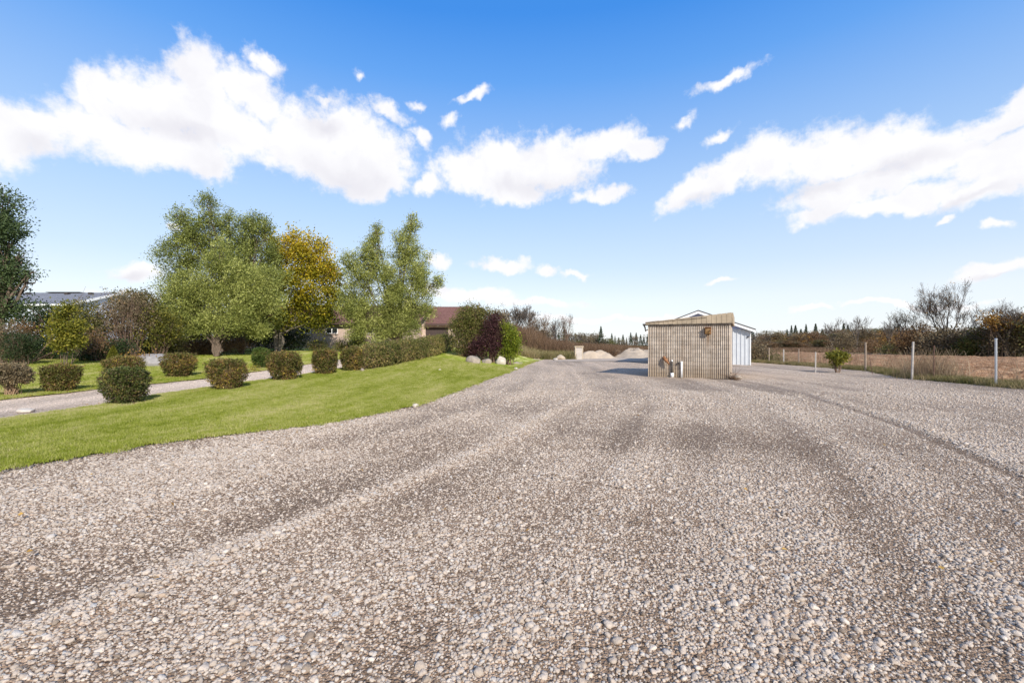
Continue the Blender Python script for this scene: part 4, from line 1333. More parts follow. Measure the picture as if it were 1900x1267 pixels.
# ------------------------------------------------------------------ white outbuilding
def white_building():
    d = 36.5
    ra = R(22)
    xr = P(1393, d)
    W_ = 7.8
    xl, yl = xr - W_ * cos(ra), d + W_ * sin(ra)
    ez, pk = ZZ(609, d) - .05, ZZ(578, d + 1.5)
    dep = 11
    t = thing('white_outbuilding', 'white metal clad gabled outbuilding half hidden behind the block shed', 'outbuilding', (xl, yl, 0), -ra)
    sid = simple_mat('white_metal_siding', (.54, .56, .58), .4, .05, 2, .1, .5, .03)
    gab = simple_mat('shade_tinted_gable_siding', (.40, .46, .68), .6, .05, 2, bump=.03)  # slightly bluish white siding, the overhang's blue shade put into its colour
    trim = simple_mat('white_trim', (.80, .80, .79), .5, .04, 3, bump=.03)
    roofm = simple_mat('dark_roof_sheet', (.055, .05, .05), .7, .2, 4)
    # ribbed front wall
    pts = []
    pit = .3
    nr = int(W_ / pit)
    pit = W_ / nr
    for i in range(nr):
        x0 = i * pit
        pts += [(x0, 0), (x0 + pit - .13, 0), (x0 + pit - .10, -.045), (x0 + pit - .05, -.045), (x0 + pit - .02, 0)]
    pts += [(W_, 0), (W_, .1), (0, .1)]
    MB().prism(pts[::-1], -.1, ez, 'xy').part('front_wall', sid, t)
    MB().box(0, .1, .101, dep, -.1, ez).part('side_wall', sid, t)
    MB().box(W_ - .1, W_, .101, dep, -.1, ez).part('side_wall', sid, t)
    MB().box(.1, W_ - .1, dep - .1, dep, -.1, ez).part('rear_wall', sid, t)
    mid = W_ / 2
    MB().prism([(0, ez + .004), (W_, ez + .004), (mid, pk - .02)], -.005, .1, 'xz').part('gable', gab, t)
    sl = (pk - ez) / mid
    ov = .32
    for sgn in (-1, 1):
        def sx(u): return mid + sgn * u
        a = [(sx(0), pk + .10), (sx(mid + ov), pk + .10 - sl * (mid + ov)), (sx(mid + ov), pk + .02 - sl * (mid + ov)), (sx(0), pk + .02)]
        MB().prism(a if sgn < 0 else a[::-1], -.42, dep + .3, 'xz').part('roof', roofm, t)
        b = [(sx(0), pk + .016), (sx(mid + ov - .02), pk + .016 - sl * (mid + ov - .02)), (sx(mid + ov - .02), pk - .19 - sl * (mid + ov - .02)), (sx(0), pk - .19)]
        MB().prism(b if sgn < 0 else b[::-1], -.40, -.36, 'xz').part('fascia', trim, t)
        u0, u1 = mid - .02, mid + ov
        MB().box(min(sx(u0), sx(u1)), max(sx(u0), sx(u1)), -.357, dep + .2, ez - .12, ez - .08).part('soffit', trim, t)
    MB().box(W_ - .085, W_ + .01, -.045, -.032, -.1, ez - .01).part('corner_trim', trim, t)
    MB().box(W_ - 1.46, W_ - 1.40, -.07, -.031, .6, .9).part('door_latch', M['darkmetal'], t)
    MB().box(W_ - .25, W_ - .15, -.13, -.031, 2.2, 2.3).part('wall_light', M['darkmetal'], t)
    MB().prism([(mid - .22, pk - .75), (mid + .22, pk - .75), (mid + .22, pk - .55), (mid, pk - .42), (mid - .22, pk - .55)], -.03, -.008, 'xz').part('gable_vent', trim, t)


white_building()


# ------------------------------------------------------------------ brick house
def brick_mat():
    m, nt = new_mat('pinkish_brick')
    tc = nt.add('ShaderNodeTexCoord').outputs['Object']
    v = nt.add('ShaderNodeMapping', None, Vector=tc, Rotation=(R(-90), 0, 0)).outputs[0]
    b = nt.add('ShaderNodeTexBrick', None, Vector=v, Scale=4.6, Color1=(.42, .30, .24, 1), Color2=(.52, .40, .33, 1), Mortar=(.50, .46, .41, 1))
    b.inputs['Mortar Size'].default_value = .012
    n = nt.noise(tc, 1.3, 5, .6)
    c = nt.mix(.4, b.outputs[0], nt.ramp(n, [(.3, .75), (.7, 1.15)]), 'MULTIPLY')
    finish(nt, c, .9, b.outputs[1], -.2, .01, spec=.15)
    return m


def shingle_mat(name, c0, c1):
    m, nt = new_mat(name)
    tc = nt.add('ShaderNodeTexCoord').outputs['Object']
    b = nt.add('ShaderNodeTexBrick', None, Vector=tc, Scale=3.2, Color1=(*c0, 1), Color2=(*c1, 1), Mortar=(c0[0] * .6, c0[1] * .6, c0[2] * .6, 1))
    b.inputs['Mortar Size'].default_value = .02
    n = nt.noise(tc, .7, 6, .65)
    n2 = nt.noise(tc, 9, 4, .7)
    c = nt.mix(.6, b.outputs[0], nt.ramp(n, [(.3, .8), (.7, 1.2)]), 'MULTIPLY')
    c = nt.mix(.5, c, nt.ramp(n2, [(.3, .7), (.7, 1.3)]), 'MULTIPLY')
    finish(nt, c, .95, n2, .3, .02, spec=.1)
    return m


def house():
    brick = brick_mat()
    shin = shingle_mat('red_brown_shingles', (.145, .070, .058), (.215, .115, .095))
    trim = simple_mat('brown_trim', (.075, .045, .038), .6, .15, 4)
    glass = simple_mat('dark_window_glass', (.02, .022, .025), .08, .1, 1, 0, .8, 0)
    frame = simple_mat('white_window_frame', (.78, .77, .74), .5, .05, 4)
    doorm = simple_mat('brown_garage_door', (.060, .042, .038), .6, .12, 4)
    zb = 1.2
    # main wing: x -30 .. -9.9, front wall at y 47.6, ridge y 53; garage: x -10 .. -2.2, front y 50
    t = thing('brick_house', 'long brick bungalow with red brown shingle roofs and an attached garage behind the willows', 'house', (-10, 50, zb))
    fy, ry = 47.6 - 50, 53.2 - 50
    ez = ZZ(598, 47) - zb
    rz_ = ZZ(567, 53) - zb
    xa, xb = -21.0, .12
    wall = MB()
    MB().box(xa, xb, fy, fy + .25, -.6, ez - .12).part('front_wall', brick, t)
    MB().prism([(fy + .252, -.6), (2 * ry - fy, -.6), (2 * ry - fy, ez - .1), (ry, rz_ - .25), (fy + .252, ez - .1)], xb - .25, xb, 'yz').part('end_wall', brick, t)
    MB().prism([(fy + .252, -.6), (2 * ry - fy, -.6), (2 * ry - fy, ez - .1), (ry, rz_ - .25), (fy + .252, ez - .1)], xa, xa + .25, 'yz').part('end_wall', brick, t)
    th = .14
    sl = (rz_ - ez) / (ry - fy + .6)
    for sg in (-1, 1):
        y0 = ry; y1 = ry + sg * (ry - fy + .6)
        MB().prism([(y0, rz_), (y1, ez), (y1, ez - th), (y0, rz_ - th)][::sg], xa - .5, xb + .4, 'yz').part('roof', shin, t)
    MB().box(xa - .5, xb + .4, fy - .64, fy - .605, ez - .2, ez - .01).part('gutter', trim, t)
    MB().prism([(ry, rz_ + .01), (fy - .6, ez + .01), (fy - .6, ez - .2), (ry, rz_ - .2)], xb + .403, xb + .45, 'yz').part('rake_board', trim, t)
    # chimney
    cx = P(759, 54) + 10
    ch = MB().box(cx - .42, cx + .42, ry + .1, ry + .8, rz_ - .6, ZZ(556, 54) - zb).part('chimney', brick, t)
    MB().box(cx - .47, cx + .47, ry + .05, ry + .85, ZZ(556, 54) - zb + .003, ZZ(556, 54) - zb + .1).part('chimney_cap', M['boulder'], ch)
    # windows of the main wing
    for (p0_, p1_, lab) in ((555, 577, None), (605, 627, None), (470, 492, None), (680, 702, None)):
        wx0, wx1 = P(p0_, 47.6) + 10, P(p1_, 47.6) + 10
        z1, z0 = ZZ(608.6, 47.6) - zb, ZZ(619, 47.6) - zb
        wn = MB()
        wn.box(wx0, wx0 + .07, fy - .03, fy + .03, z0, z1).box(wx1 - .07, wx1, fy - .03, fy + .03, z0, z1)
        wn.box(wx0 + .07, wx1 - .07, fy - .03, fy + .03, z0, z0 + .07).box(wx0 + .07, wx1 - .07, fy - .03, fy + .03, z1 - .06, z1)
        mx = (wx0 + wx1) / 2
        wn.box(mx - .045, mx + .045, fy - .03, fy + .03, z0 + .07, z1 - .06)
        wo = wn.part('window', frame, t)
        MB().box(wx0 + .07, mx - .045, fy - .012, fy + .02, z0 + .07, z1 - .06).part('pane', glass, wo)
        MB().box(mx + .045, wx1 - .07, fy - .012, fy + .02, z0 + .07, z1 - .06).part('pane', glass, wo)
        MB().box(wx0 - .08, wx1 + .08, fy - .08, fy - .032, z0 - .1, z0 - .004).part('sill', brick, wo)
    # garage wing
    gx1 = P(862, 50) + 10
    gez = ZZ(600, 49.5) - zb; grz = ZZ(569, 54.5) - zb
    gy = 54.5 - 50
    d0, d1 = P(789.5, 50) + 10, P(832, 50) + 10
    dz = ZZ(607.5, 50) - zb
    MB().box(.122, d0, 0, .25, -.6, gez - .05).part('garage_wall', brick, t)
    MB().box(d1, gx1, 0, .25, -.6, gez - .05).part('garage_wall', brick, t)
    MB().box(d0, d1, 0, .25, dz, gez - .05).part('lintel_wall', brick, t)
    MB().prism([(.252, -.6), (2 * gy, -.6), (2 * gy, gez - .1), (gy, grz - .2), (.252, gez - .1)], gx1 - .25, gx1, 'yz').part('end_wall', brick, t)
    dr = MB().box(d0 + .002, d1 - .002, .16, .2, -.6, dz - .003).part('garage_door', doorm, t)
    nbd = 8
    for i in range(nbd):
        bwid = (d1 - d0 - .16) / nbd
        MB().box(d0 + .08 + i * bwid + .01, d0 + .08 + (i + 1) * bwid - .01, .125, .158, -.58, dz - .09).part('board', doorm, dr)
    MB().box(d0 + .002, d1 - .002, .05, .122, dz - .08, dz - .004).part('door_frame', trim, t)
    for sg in (-1, 1):
        y1 = gy + sg * (gy + .5)
        MB().prism([(gy, grz), (y1, gez), (y1, gez - .12), (gy, grz - .12)][::sg], .56, gx1 + .4, 'yz').part('roof', shin, t)
    MB().box(.56, gx1 + .4, -.545, -.505, gez - .22, gez - .01).part('gutter', trim, t)
    MB().box(.56, gx1 + .38, -.5, -.004, gez - .17, gez - .13).part('soffit', trim, t)
    fx = P(811, 50) + 10; fz = ZZ(603, 50) - zb
    fl = MB().box(fx - .1, fx + .1, -.06, -.003, fz - .05, fz + .05).part('floodlight', trim, t)
    MB().tube([(fx + .08, -.08, fz), (fx + .13, -.24, fz - .03)], [.06, .11], 10).part('lamp_head', frame, fl)


house()


def neighbour():
    d = 60.0
    sid = simple_mat('white_blue_siding', (.60, .64, .74), .6, .06, 1)
    shin = shingle_mat('grey_shingles', (.15, .155, .175), (.235, .24, .265))
    trim = simple_mat('white_rake_board', (.82, .82, .82), .5, .03, 2)
    px_, pz_ = P(216, 61), ZZ(543, 61)
    ex, ey, ez = P(150, 54), 54.0, ZZ(564, 54)
    g0 = hh(-55, 58)
    t = thing('neighbour_house', 'white sided house with a grey shingle roof showing above the left hedgerow', 'house', (px_, 61, g0))
    # local frame: ridge along -x, gable plane at x=0
    rz_ = pz_ - g0; e_z = ez - g0; hw = 7.0
    x0, x1 = -15.5, 0
    MB().prism([(-hw + .3, -.5), (hw - .3, -.5), (hw - .3, e_z), (0, rz_ - .2), (-hw + .3, e_z)], x1 - .25, x1, 'yz').part('gable_wall', sid, t)
    MB().prism([(-hw + .3, -.5), (hw - .3, -.5), (hw - .3, e_z), (0, rz_ - .2), (-hw + .3, e_z)], x0, x0 + .25, 'yz').part('gable_wall', sid, t)
    MB().box(x0 + .252, x1 - .252, -hw + .35, -hw + .6, -.5, e_z - .05).part('front_wall', sid, t)
    for sg in (-1, 1):
        MB().prism([(0, rz_), (sg * hw, e_z), (sg * hw, e_z - .15), (0, rz_ - .15)][::sg], x0 - .4, x1 + .35, 'yz').part('roof', shin, t)
        MB().prism([(0, rz_ + .01), (sg * hw, e_z + .01), (sg * hw, e_z - .28), (0, rz_ - .28)][::sg], x1 + .353, x1 + .41, 'yz').part('rake_board', trim, t)
    MB().box(x0 - .4, x1 + .3, -hw - .1, -hw - .003, e_z - .2, e_z - .01).part('gutter', trim, t)
    for vx in (-2.3, -5.4, -10.5):
        MB().box(vx - .22, vx + .22, -1.4, -1.0, rz_ - .45, rz_ - .12).part('roof_vent', M['darkmetal'], t)
    MB().box(-9, -4.5, -.5, .5, rz_ + .003, rz_ + .05).part('ridge_vent', M['darkmetal'], t)
    wf = MB().box(.003, .06, -3.4, -2.2, 2.4, 3.6).part('window', trim, t)
    MB().box(.062, .08, -3.3, -2.3, 2.5, 3.5).part('pane', M['blackrubber'], wf)


neighbour()


# ------------------------------------------------------------------ sand piles, crate and stones at the back of the yard
def pile(px, d, wpx, hpx, label, seed, dy=1.0, mat='sand', pkx=0.0):
    x = P(px, d)
    R_ = wpx / 2 / F * d; hz = hpx / F * d
    n1, n2 = 26, 48
    V = [(pkx * R_, 0, hz)]; 
    r = np.random.default_rng(seed)
    for i in range(1, n1 + 1):
        u = i / n1
        for j in range(n2):
            a = 2 * pi * j / n2
            rr = R_ * u * (1 + .16 * math.sin(2 * a + seed) + .10 * math.sin(3 * a + seed * 2.3))
            X, Y = rr * cos(a) + pkx * R_ * (1 - u), rr * sin(a) * dy
            z = hz * (1 - u) ** .9 * (1 + .0) * (1 - .1 * (1 - u)) + hz * .75 * float(fbm(np.array(X * 1.1 + seed), np.array(Y * 1.1), 4)) * min(1, 3 * (1 - u))
            z += .22 * hz * math.exp(-(((u - .45) / .25) ** 2)) * (.5 + .5 * math.sin(3 * a + seed))
            V.append((X, Y, max(z, -.05) if u < 1 else -.1))
    Fc = [(0, 1 + j, 1 + (j + 1) % n2) for j in range(n2)]
    for i in range(n1 - 1):
        for j in range(n2):
            a0 = 1 + i * n2
            Fc.append((a0 + j, a0 + n2 + j, a0 + n2 + (j + 1) % n2, a0 + (j + 1) % n2))
    o = link('sand_pile', mk_mesh('sand_pile', V, Fc, M[mat], True), None, (x, d, 0))
    tag(o, label, 'sand pile', 'heaps at the back of the yard')


pile(1100, 54, 80, 15, 'broad low sand heap right of the pale frame', 1, .8)
pile(1142, 60, 46, 13, 'smallest sand heap between its two neighbours', 2)
pile(1182, 58, 116, 18, 'largest sand heap partly hidden by the block shed', 3, .9)
pile(1045, 55, 44, 9, 'flat sandy heap left of the pale frame', 4)
M['wood'] = simple_mat('pale_weathered_wood', (.46, .38, .28), .85, .15, 5)
x0, x1, d = P(1067, 50), P(1082, 50), 50.0
t = thing('wooden_frame', 'pale upright wooden frame with a light panel at the end of the lawn', 'frame', (x0, d, 0))
W_ = x1 - x0; Hh = ZZ(642, d)
MB().box(0, .1, 0, .1, -.1, Hh - .12).part('post', M['wood'], t)
MB().box(W_ - .1, W_, 0, .1, -.1, Hh - .12).part('post', M['wood'], t)
MB().box(-.05, W_ + .06, -.02, .6, Hh - .118, Hh).part('top_beam', M['wood'], t)
MB().box(.102, W_ - .102, .03, .07, -.1, Hh - .2).part('panel', simple_mat('pale_board', (.46, .41, .36), .8, .12, 3), t)
MB().box(0, .1, .5, .6, -.1, Hh - .12).part('post', M['wood'], t)
MB().box(W_ - .1, W_, .5, .6, -.1, Hh - .12).part('post', M['wood'], t)
rock('boulder', P(1040, 49), 49, .55, .4, .42, 'sand', 'tan boulder at the far end of the lawn', seed=31)
rock('boulder', P(1031, 48), 48, .3, .25, .18, 'boulder2', 'small pale rock left of the tan boulder at the far end of the lawn', 'rock', seed=32)

# ------------------------------------------------------------------ fence posts
M['stake'] = simple_mat('dark_rusty_stake', (.13, .075, .055), .9, .3, 8)
M['galv'] = simple_mat('galvanised_steel', (.50, .52, .55), .35, .08, 6, .7, .5, .05)
M['greywood'] = simple_mat('grey_brown_wood_post', (.27, .21, .16), .9, .25, 8, bump=.5)
M['whitepost'] = simple_mat('pale_post', (.42, .385, .345), .7, .15, 8)
POSTS = [(1848, 717, 630, .038, 'galv', 'tallest shiny galvanised steel fence post at the right', 0, 1),
         (1692, 703, 634, .045, 'whitepost', 'pale slightly leaning fence post between the young shrub and the steel post', .035, 0),
         (1606, 688, 635, .055, 'greywood', 'thick grey wooden fence post just right of the yellow green sapling', 0, 0),
         (1513, 691, 653, .035, 'whitepost', 'thin pale fence post just left of the yellow green sapling', .01, 0),
         (1482, 678, 647, .045, 'greywood', 'brown wooden fence post third from the far end', 0, 0),
         (1454, 676, 648, .045, 'whitepost', 'short white fence post second from the far end', 0, 0),
         (1427, 674, 645, .05, 'greywood', 'farthest fence post beside the brown bush', 0, 0),
         (1733, 705, 641, .022, 'stake', 'thin rusty stake among tall dry stalks', 0, 0),
         (1619, 694, 662, .016, 'stake', 'short thin reddish stake leaning beside the thick wooden post', -.18, 0)]
for (px, py, pt, r_, mt, lab, ln, cp) in POSTS:
    x, y = G(px, py)
    hgt = (py - pt) / F * y
    mb = MB()
    k_ = 12
    mb.tube([(0, 0, -.1), (ln * hgt * .5, 0, hgt * .5), (ln * hgt, 0, hgt)], [r_, r_, r_ * .97], k_)
    o = mb.mesh('fence_post', M[mt], False)
    if cp:
        t = thing('fence_post', lab, 'fence post', (x, y, 0), 0, 'posts along the field edge')
        link('tube', o, t)
        MB().tube([(0, 0, hgt + .002), (0, 0, hgt + .03), (0, 0, hgt + .045)], [r_ * 1.25, r_ * 1.25, r_ * .5], 12).part('cap', M['galv'], t)
        MB().tube([(0, 0, hgt * .72), (0, 0, hgt * .72 + .03)], r_ * 1.2, 12).part('band', M['galv'], t)
    else:
        tag(link('fence_post', o, None, (x, y, 0)), lab, 'fence post', 'posts along the field edge')
sx_, sy_ = G(1553, 691)
shrub('sapling', 1553, sy_, [(1546, 660, 8, 5), (1561, 662, 8, 6), (1552, 655, 6, 4), (1552, 671, 4, 7), (1564, 657, 4, 3)], 'yellowg',
      'small yellow green sapling among the fence posts', 1500, .12, 'tree', 91, stems=3, asp=.7, base_r=.1, shell=.2, clump=8, crad=.14)

# ------------------------------------------------------------------ bare and half bare trees
def bare_tree(px, d, top, wpx, seed, label, mat='twig', leaves=0, lmat='brownl', group=None, lvl=6, name='bare_tree', base=None, tr=.02, nch=(2, 4), spread=.5, lsize=.15, up=.22, t0=.30, ratio=.74):
    x = P(px, d); z = hh(x, d)
    h_ = ZZ(top, d) - z
    t = thing(name, label, 'tree', (x, d, z - .05), 0, group)
    rs = np.random.default_rng(seed); mb = MB(); tips = []
    tk = h_ * t0 * .8
    mb.tube([(0, 0, 0), (.02 * h_ * rs.normal(), 0, tk)], [h_ * tr * 1.5, h_ * tr * 1.15], 8, cap=False)
    nl = 4 + int(rs.integers(0, 2))
    for i in range(nl):
        a_ = 2 * pi * (i + rs.uniform(-.3, .3)) / nl
        tl = R(rs.uniform(10, 32)) if i else R(4)
        grow(mb, np.array([0, 0, tk * rs.uniform(.85, 1.0)]), np.array([cos(a_) * sin(tl), sin(a_) * sin(tl), cos(tl)]), h_ * .27, h_ * tr * .8, 1, lvl, rs, spread, nch, up, 4, None, .08, tips, .012 * d / 70, ratio)
    V = np.array(mb.v)
    sc_z = h_ / V[:, 2].max()
    xw = (np.percentile(V[:, 0], 99) - np.percentile(V[:, 0], 1))
    sc_x = wpx / F * d / xw
    V = V * [sc_x, (sc_x + sc_z) / 2, sc_z]
    mb.v = [tuple(v) for v in V]
    mb.part('branches', M[mat], t)
    if leaves:
        tp = np.array(tips) * [sc_x, (sc_x + sc_z) / 2, sc_z]
        idx = rs.integers(0, len(tp), leaves)
        c = tp[idx] + rs.normal(size=(leaves, 3)) * .3
        L = lsize * rs.uniform(.6, 1.3, leaves)
        leaf_part('leaves', [leaf_arrays(c, unit(rs.normal(size=c.shape)), unit(rs.normal(size=c.shape)), L, L * .7, rs.random(leaves))], M[lmat], t)
    return t


bare_tree(1755, 68, 517, 76, 3, 'large bare oak towering over the hedgerow right of the field', 'twiggrey', 900, 'orange', tr=.020, lvl=7, nch=(3, 3), spread=.48, up=.22, t0=.22, ratio=.76)
bare_tree(1868, 60, 549, 66, 5, 'bare crooked grey tree at the right edge of the hedgerow', 'twiggrey', 0, lvl=6, nch=(2, 4), spread=.6)
bare_tree(1682, 74, 567, 38, 8, 'thin half bare tree left of the large oak', 'twiggrey', 400, 'olive', lvl=5)
bare_tree(1590, 110, 584, 36, 9, 'round topped bare tree at the far side of the field', 'twiggrey', 0, lvl=5)
bare_tree(1545, 120, 588, 30, 10, 'bare grey tree left of the round topped one beyond the field', 'twiggrey', 0, lvl=5)
bare_tree(1650, 95, 588, 34, 12, 'small bare tree between the round topped tree and the thin half bare tree', 'twiggrey', 100, 'olive', lvl=5)
bare_tree(1715, 72, 584, 32, 13, 'low half bare tree touching the left side of the large oak', 'twig', 500, 'orange', lvl=5)
bare_tree(958, 72, 560, 46, 14, 'tall leafless tree just right of the boulder planting', 'twiggrey', 500, 'brownl', lvl=6)
bare_tree(978, 78, 562, 40, 15, 'leafless tree with a few brown leaves, second from the boulder planting', 'twiggrey', 300, 'rust', lvl=6)
bare_tree(1003, 74, 580, 44, 16, 'dark spreading tree with brown leaves, third from the boulder planting', 'twig', 900, 'brownl', lvl=6)
bare_tree(1032, 84, 586, 26, 17, 'thin bare tree in the middle of the brown thicket', 'twiggrey', 100, 'brownl', lvl=5)
bare_tree(1052, 82, 580, 26, 18, 'thin dark bare tree at the right end of the tall trees above the thicket', 'twig', 200, 'darkg', lvl=5)
bare_tree(940, 80, 566, 30, 19, 'bare tree rising right behind the bright green bush', 'twiggrey', 100, 'brownl', lvl=5)


# ------------------------------------------------------------------ hedgerow masses at the right of the field
def mass(px, d, L, mat, label, n, size, seed, name='hedgerow_bush', cat='bush', group=None, twig='twig', stems=22):
    return shrub(name, px, d, L, mat, label, n, size, cat, seed, group, stems=stems, twig=twig, asp=.7, clump=9, crad=.55, shell=.2, base_r=1.2)


mass(1760, 67, [(1755, 635, 40, 28), (1725, 640, 30, 24), (1785, 640, 26, 24), (1750, 655, 50, 12)], 'brownl', 'dense reddish brown bush under the large oak', 7000, .26, 101)
mass(1700, 71, [(1700, 630, 26, 26), (1680, 640, 26, 20), (1712, 650, 26, 14)], 'rust', 'rust brown bush under the thin half bare tree', 4000, .26, 102)
mass(1825, 64, [(1822, 624, 22, 18), (1838, 640, 32, 24), (1802, 644, 22, 16)], 'hedge', 'leafy olive green bush right of the large oak', 7000, .25, 103)
mass(1870, 61, [(1875, 620, 40, 26), (1900, 640, 40, 34), (1860, 645, 30, 26), (1885, 600, 26, 16)], 'brownl', 'broad brown bush under the crooked grey tree', 9000, .25, 104)
mass(1850, 60.5, [(1842, 594, 16, 12), (1860, 600, 18, 12), (1885, 604, 26, 14), (1905, 600, 20, 14)], 'orange', 'orange leaved tree top rising over the broad brown bush', 3500, .28, 105, 'autumn_tree', 'tree')
mass(1775, 66, [(1770, 655, 26, 10), (1800, 657, 24, 8), (1745, 658, 20, 8)], 'olive', 'low green bush at the field edge under the large oak', 3000, .2, 106)
mass(1618, 92, [(1614, 645, 14, 12), (1625, 650, 12, 8)], 'rust', 'rounded russet bush standing in the field beyond the wooden post', 1500, .22, 107)
mass(1570, 110, [(1566, 632, 18, 20), (1555, 645, 20, 12), (1575, 645, 14, 12)], 'brownl', 'tall purplish brown bush beyond the sapling', 3500, .28, 108)
mass(1672, 78, [(1665, 648, 20, 12), (1650, 652, 20, 8)], 'olive', 'greenish low bush at the field edge behind the leaning pale post', 2500, .24, 109)
mass(1940, 58, [(1930, 610, 40, 34), (1960, 630, 50, 40)], 'olive', 'green brown bush closing the hedgerow at the right edge', 5000, .26, 110)
mass(1408, 43, [(1402, 655, 14, 18), (1416, 660, 12, 14), (1428, 664, 10, 10)], 'brownl', 'brown green bush between the white outbuilding and the fence', 3600, .13, 111)
mass(1440, 41.5, [(1436, 668, 8, 6), (1450, 669, 8, 5)], 'olive', 'low green weeds beside the farthest fence post', 1200, .1, 112, 'weed_clump', 'plant')

# brown thicket behind the lawn: uncountable stems
a = spread(14000, (57, 92), lambda y: P(800, y), lambda y: P(1215, y))
x, y = a
z = H(x, y)
hgt_ = rng.uniform(.7, 1.15, len(x)) * np.interp((x / y) * F + CX, [800, 980, 1060, 1200], [1.0, .85, .55, .38])
rot = np.stack([np.zeros(len(x)), np.zeros(len(x)), rng.uniform(0, 6.28, len(x))], -1)
scatter('brown_thicket', np.stack([x, y, z], -1), rot, hgt_, M['thicket'], lambda g: tuft_variants(g, 5, 12, .35, 3.2, .035, .16, .006),
        'brown thicket of dogwood stems behind the lawn and the sand heaps', 'thicket')
# low dark weeds in front of the thicket
yy = rng.uniform(50, 58, 1600); xx = P(rng.uniform(955, 1068, 1600), yy)
grass('thicket_weeds', (xx, yy), 0, .7, 1.3, M['weed'], lambda g: tuft_variants(g, 4, 14, .3, .8, .02, .5), 'low weeds at the foot of the brown thicket beyond the lawn', 'weeds')
yy = rng.uniform(96, 240, 3500); xx = P(rng.uniform(1380, 1640, 3500), yy)
grass('field_margin', (xx, yy), 0, .5, 1.1, M['thicket'], lambda g: tuft_variants(g, 4, 14, .8, .9, .07, .5), 'dry grass on the margin between the two fields', 'weeds')


# ------------------------------------------------------------------ far tree line, built of individual trees
def tree_kind(kind, seed):
    r = np.random.default_rng(seed)
    mb = MB()
    if kind == 'conifer':
        n = 1500
        hz = r.random(n) ** 1.3
        an = r.uniform(0, 2 * pi, n)
        tier = (np.floor(hz * 11) + .5) / 11
        rad = .20 * (1 - hz) ** .85 * (.45 + .55 * r.random(n)) * (1 + .25 * np.sin(hz * 11 * 2 * pi))
        c = np.stack([np.cos(an) * rad, np.sin(an) * rad, .08 + hz * .92], -1)
        ax = unit(np.stack([np.cos(an), np.sin(an), an * 0 - .35], -1) + r.normal(size=c.shape) * .3)
        V, fc, var = leaf_arrays(c, ax, unit(r.normal(size=c.shape) + [0, 0, 1]), r.uniform(.03, .07, n), r.uniform(.015, .03, n), r.random(n))
        mb.tube([(0, 0, 0), (0, 0, .96)], [.015, .003], 5, cap=False)
        m1, m2 = M['conifer'], M['bark']
    else:
        lm = {'brown': 'brownl', 'orange': 'orange', 'olive': 'olive', 'grey': 'brownl', 'rust': 'rust'}[kind]
        grow(mb, np.zeros(3), np.array([0, 0, 1.0]), .32, .018, 0, 4 if kind != 'grey' else 5, r, .5, (2, 4), .2, 3, None, .08, None, .0022, .7)
        lobes = [(r.normal() * .10, r.normal() * .10, .35 + .5 * r.random(), .13 + .08 * r.random(), .15, .12 + .1 * r.random()) for _ in range(8)]
        V, fc, var = crown_leaves(lobes, 250 if kind == 'grey' else 1700, .028, .8, 8, .045, .2, (0, 0, 0), .2, seed)
        m1, m2 = M[lm], M['twiggrey']
    V2 = np.array(mb.v); f2 = np.array([(a_, b_, c_) for (a_, b_, c_, d_) in mb.f] + [(a_, c_, d_) for (a_, b_, c_, d_) in mb.f])
    zmax = V[:, 2].max() if kind == 'conifer' else max(V[:, 2].max(), V2[:, 2].max())
    VV = np.concatenate([V, V2]) / [1, 1, zmax]
    ff = np.concatenate([fc, f2 + len(V)])
    mi = np.concatenate([np.zeros(len(fc)), np.ones(len(f2))])
    return mk_mesh(kind + '_tree', VV, ff, [m1, m2], False, {'var': np.concatenate([var, np.zeros(len(V2))])}, mi)


KM = {}
for k_ in ('conifer', 'brown', 'orange', 'olive', 'grey', 'rust'):
    KM[k_] = [tree_kind(k_, 200 + i * 7 + len(k_)) for i in range(2)]
KL = {'conifer': 'dark spruce pointing above the far tree line', 'brown': 'brown leaved tree in the far tree line', 'orange': 'orange autumn tree in the far tree line',
      'olive': 'olive green tree in the far tree line', 'grey': 'bare grey tree in the far tree line', 'rust': 'rust coloured tree in the far tree line'}
KN = {'conifer': 'spruce_tree', 'brown': 'brown_leaved_tree', 'orange': 'orange_leaved_tree', 'olive': 'olive_leaved_tree', 'grey': 'leafless_tree', 'rust': 'rust_leaved_tree'}


def far_tree(kind, px, d, top, wscale, where):
    x = P(px, d)
    z = hh(x, d)
    h_ = max(2.5, ZZ(top, d) - z)
    o = link(KN[kind], KM[kind][int(rng.integers(0, 2))], None, (x, d, z - .1), (0, 0, rng.uniform(0, 6.28)), (h_ * wscale, h_ * wscale, h_))
    tag(o, KL[kind] + ' ' + where, 'tree', KN[kind].replace('_', ' ') + 's ' + where)


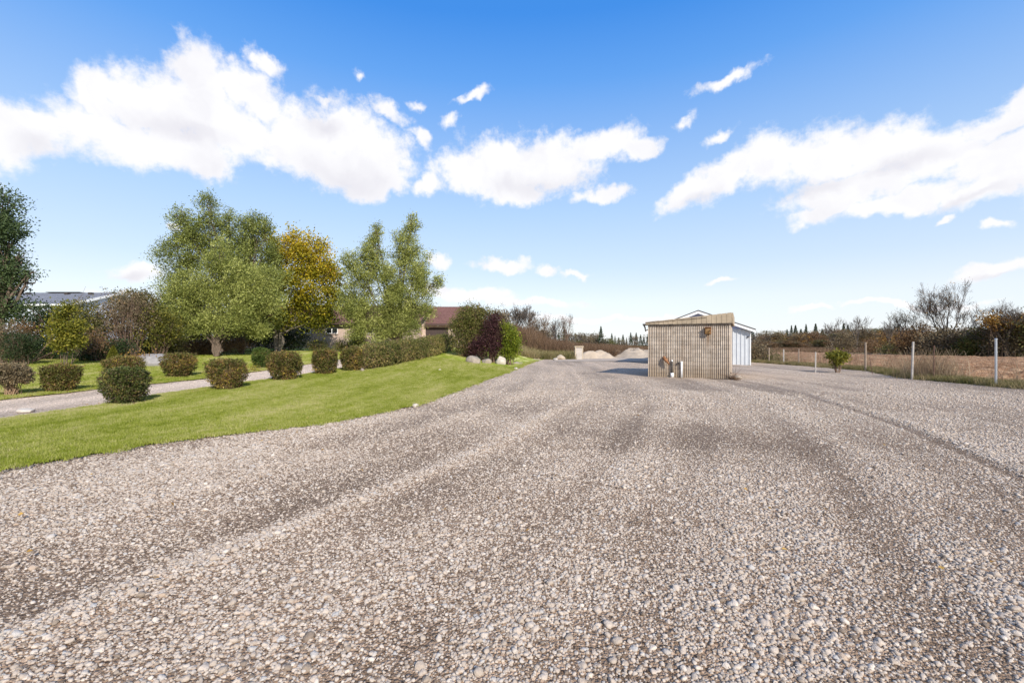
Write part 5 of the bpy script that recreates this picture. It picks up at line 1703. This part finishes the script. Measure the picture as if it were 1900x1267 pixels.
def line(px0, px1, step, d0, d1, tops, kinds, wts, where, ws=(.8, 1.3)):
    px = px0
    while px < px1:
        k_ = str(rng.choice(kinds, p=np.array(wts) / sum(wts)))
        t_ = np.interp(px, tops[0], tops[1]) + rng.uniform(-6, 6)
        far_tree(k_, px, rng.uniform(d0, d1), t_, rng.uniform(*ws) * (.8 if k_ == 'conifer' else 1.5), where)
        px += step * rng.uniform(.6, 1.4)


# behind the field, right of the outbuilding
line(1396, 1700, 9, 205, 235, ([1396, 1480, 1560, 1700], [612, 606, 604, 604]), ['conifer', 'brown', 'olive'], [5, 3, 2], 'beyond the ploughed field', (.9, 1.4))
line(1396, 1640, 8, 185, 200, ([1396, 1500, 1640], [618, 614, 610]), ['brown', 'orange', 'rust', 'olive', 'grey'], [4, 4, 3, 1.5, 4], 'beyond the ploughed field', (.9, 1.5))
line(1640, 1960, 12, 95, 125, ([1640, 1800, 1960], [612, 606, 600]), ['brown', 'orange', 'rust', 'olive', 'grey'], [4, 2, 3, 2, 2], 'behind the large oak', (.8, 1.3))
line(1400, 1660, 7, 170, 182, ([1400, 1640], [634, 632]), ['rust', 'brown', 'olive'], [4, 4, 1], 'low at the far field edge', (1.6, 2.6))
# centre, behind the sand heaps
line(1050, 1225, 6, 190, 230, ([1050, 1120, 1225], [622, 622, 620]), ['conifer', 'brown', 'olive'], [7, 2, 1], 'behind the sand heaps', (.9, 1.4))
line(930, 1110, 8, 120, 150, ([930, 1000, 1110], [604, 608, 616]), ['olive', 'brown', 'grey', 'conifer'], [2, 4, 3, 1.5], 'above the brown thicket', (.8, 1.3))
far_tree('conifer', 1115, 120, 604, .9, 'standing alone tallest above the brown thicket')
line(1060, 1160, 12, 110, 125, ([1060, 1160], [622, 628]), ['olive', 'grey', 'brown'], [3, 2, 2], 'at the back edge of the thicket', (1.0, 1.6))
# behind the house and the left hedgerow (keeps the horizon closed)
line(-60, 300, 22, 75, 95, ([-60, 300], [590, 590]), ['brown', 'olive', 'grey'], [2, 3, 1], 'behind the neighbour house', (.9, 1.4))
line(840, 950, 14, 90, 110, ([840, 950], [600, 596]), ['brown', 'olive', 'grey'], [2, 2, 2], 'behind the garage', (.8, 1.2))

tris = sum(len(o.data.polygons) for o in C.objects if o.type == 'MESH')
print('faces', tris, 'objects', len(C.objects))
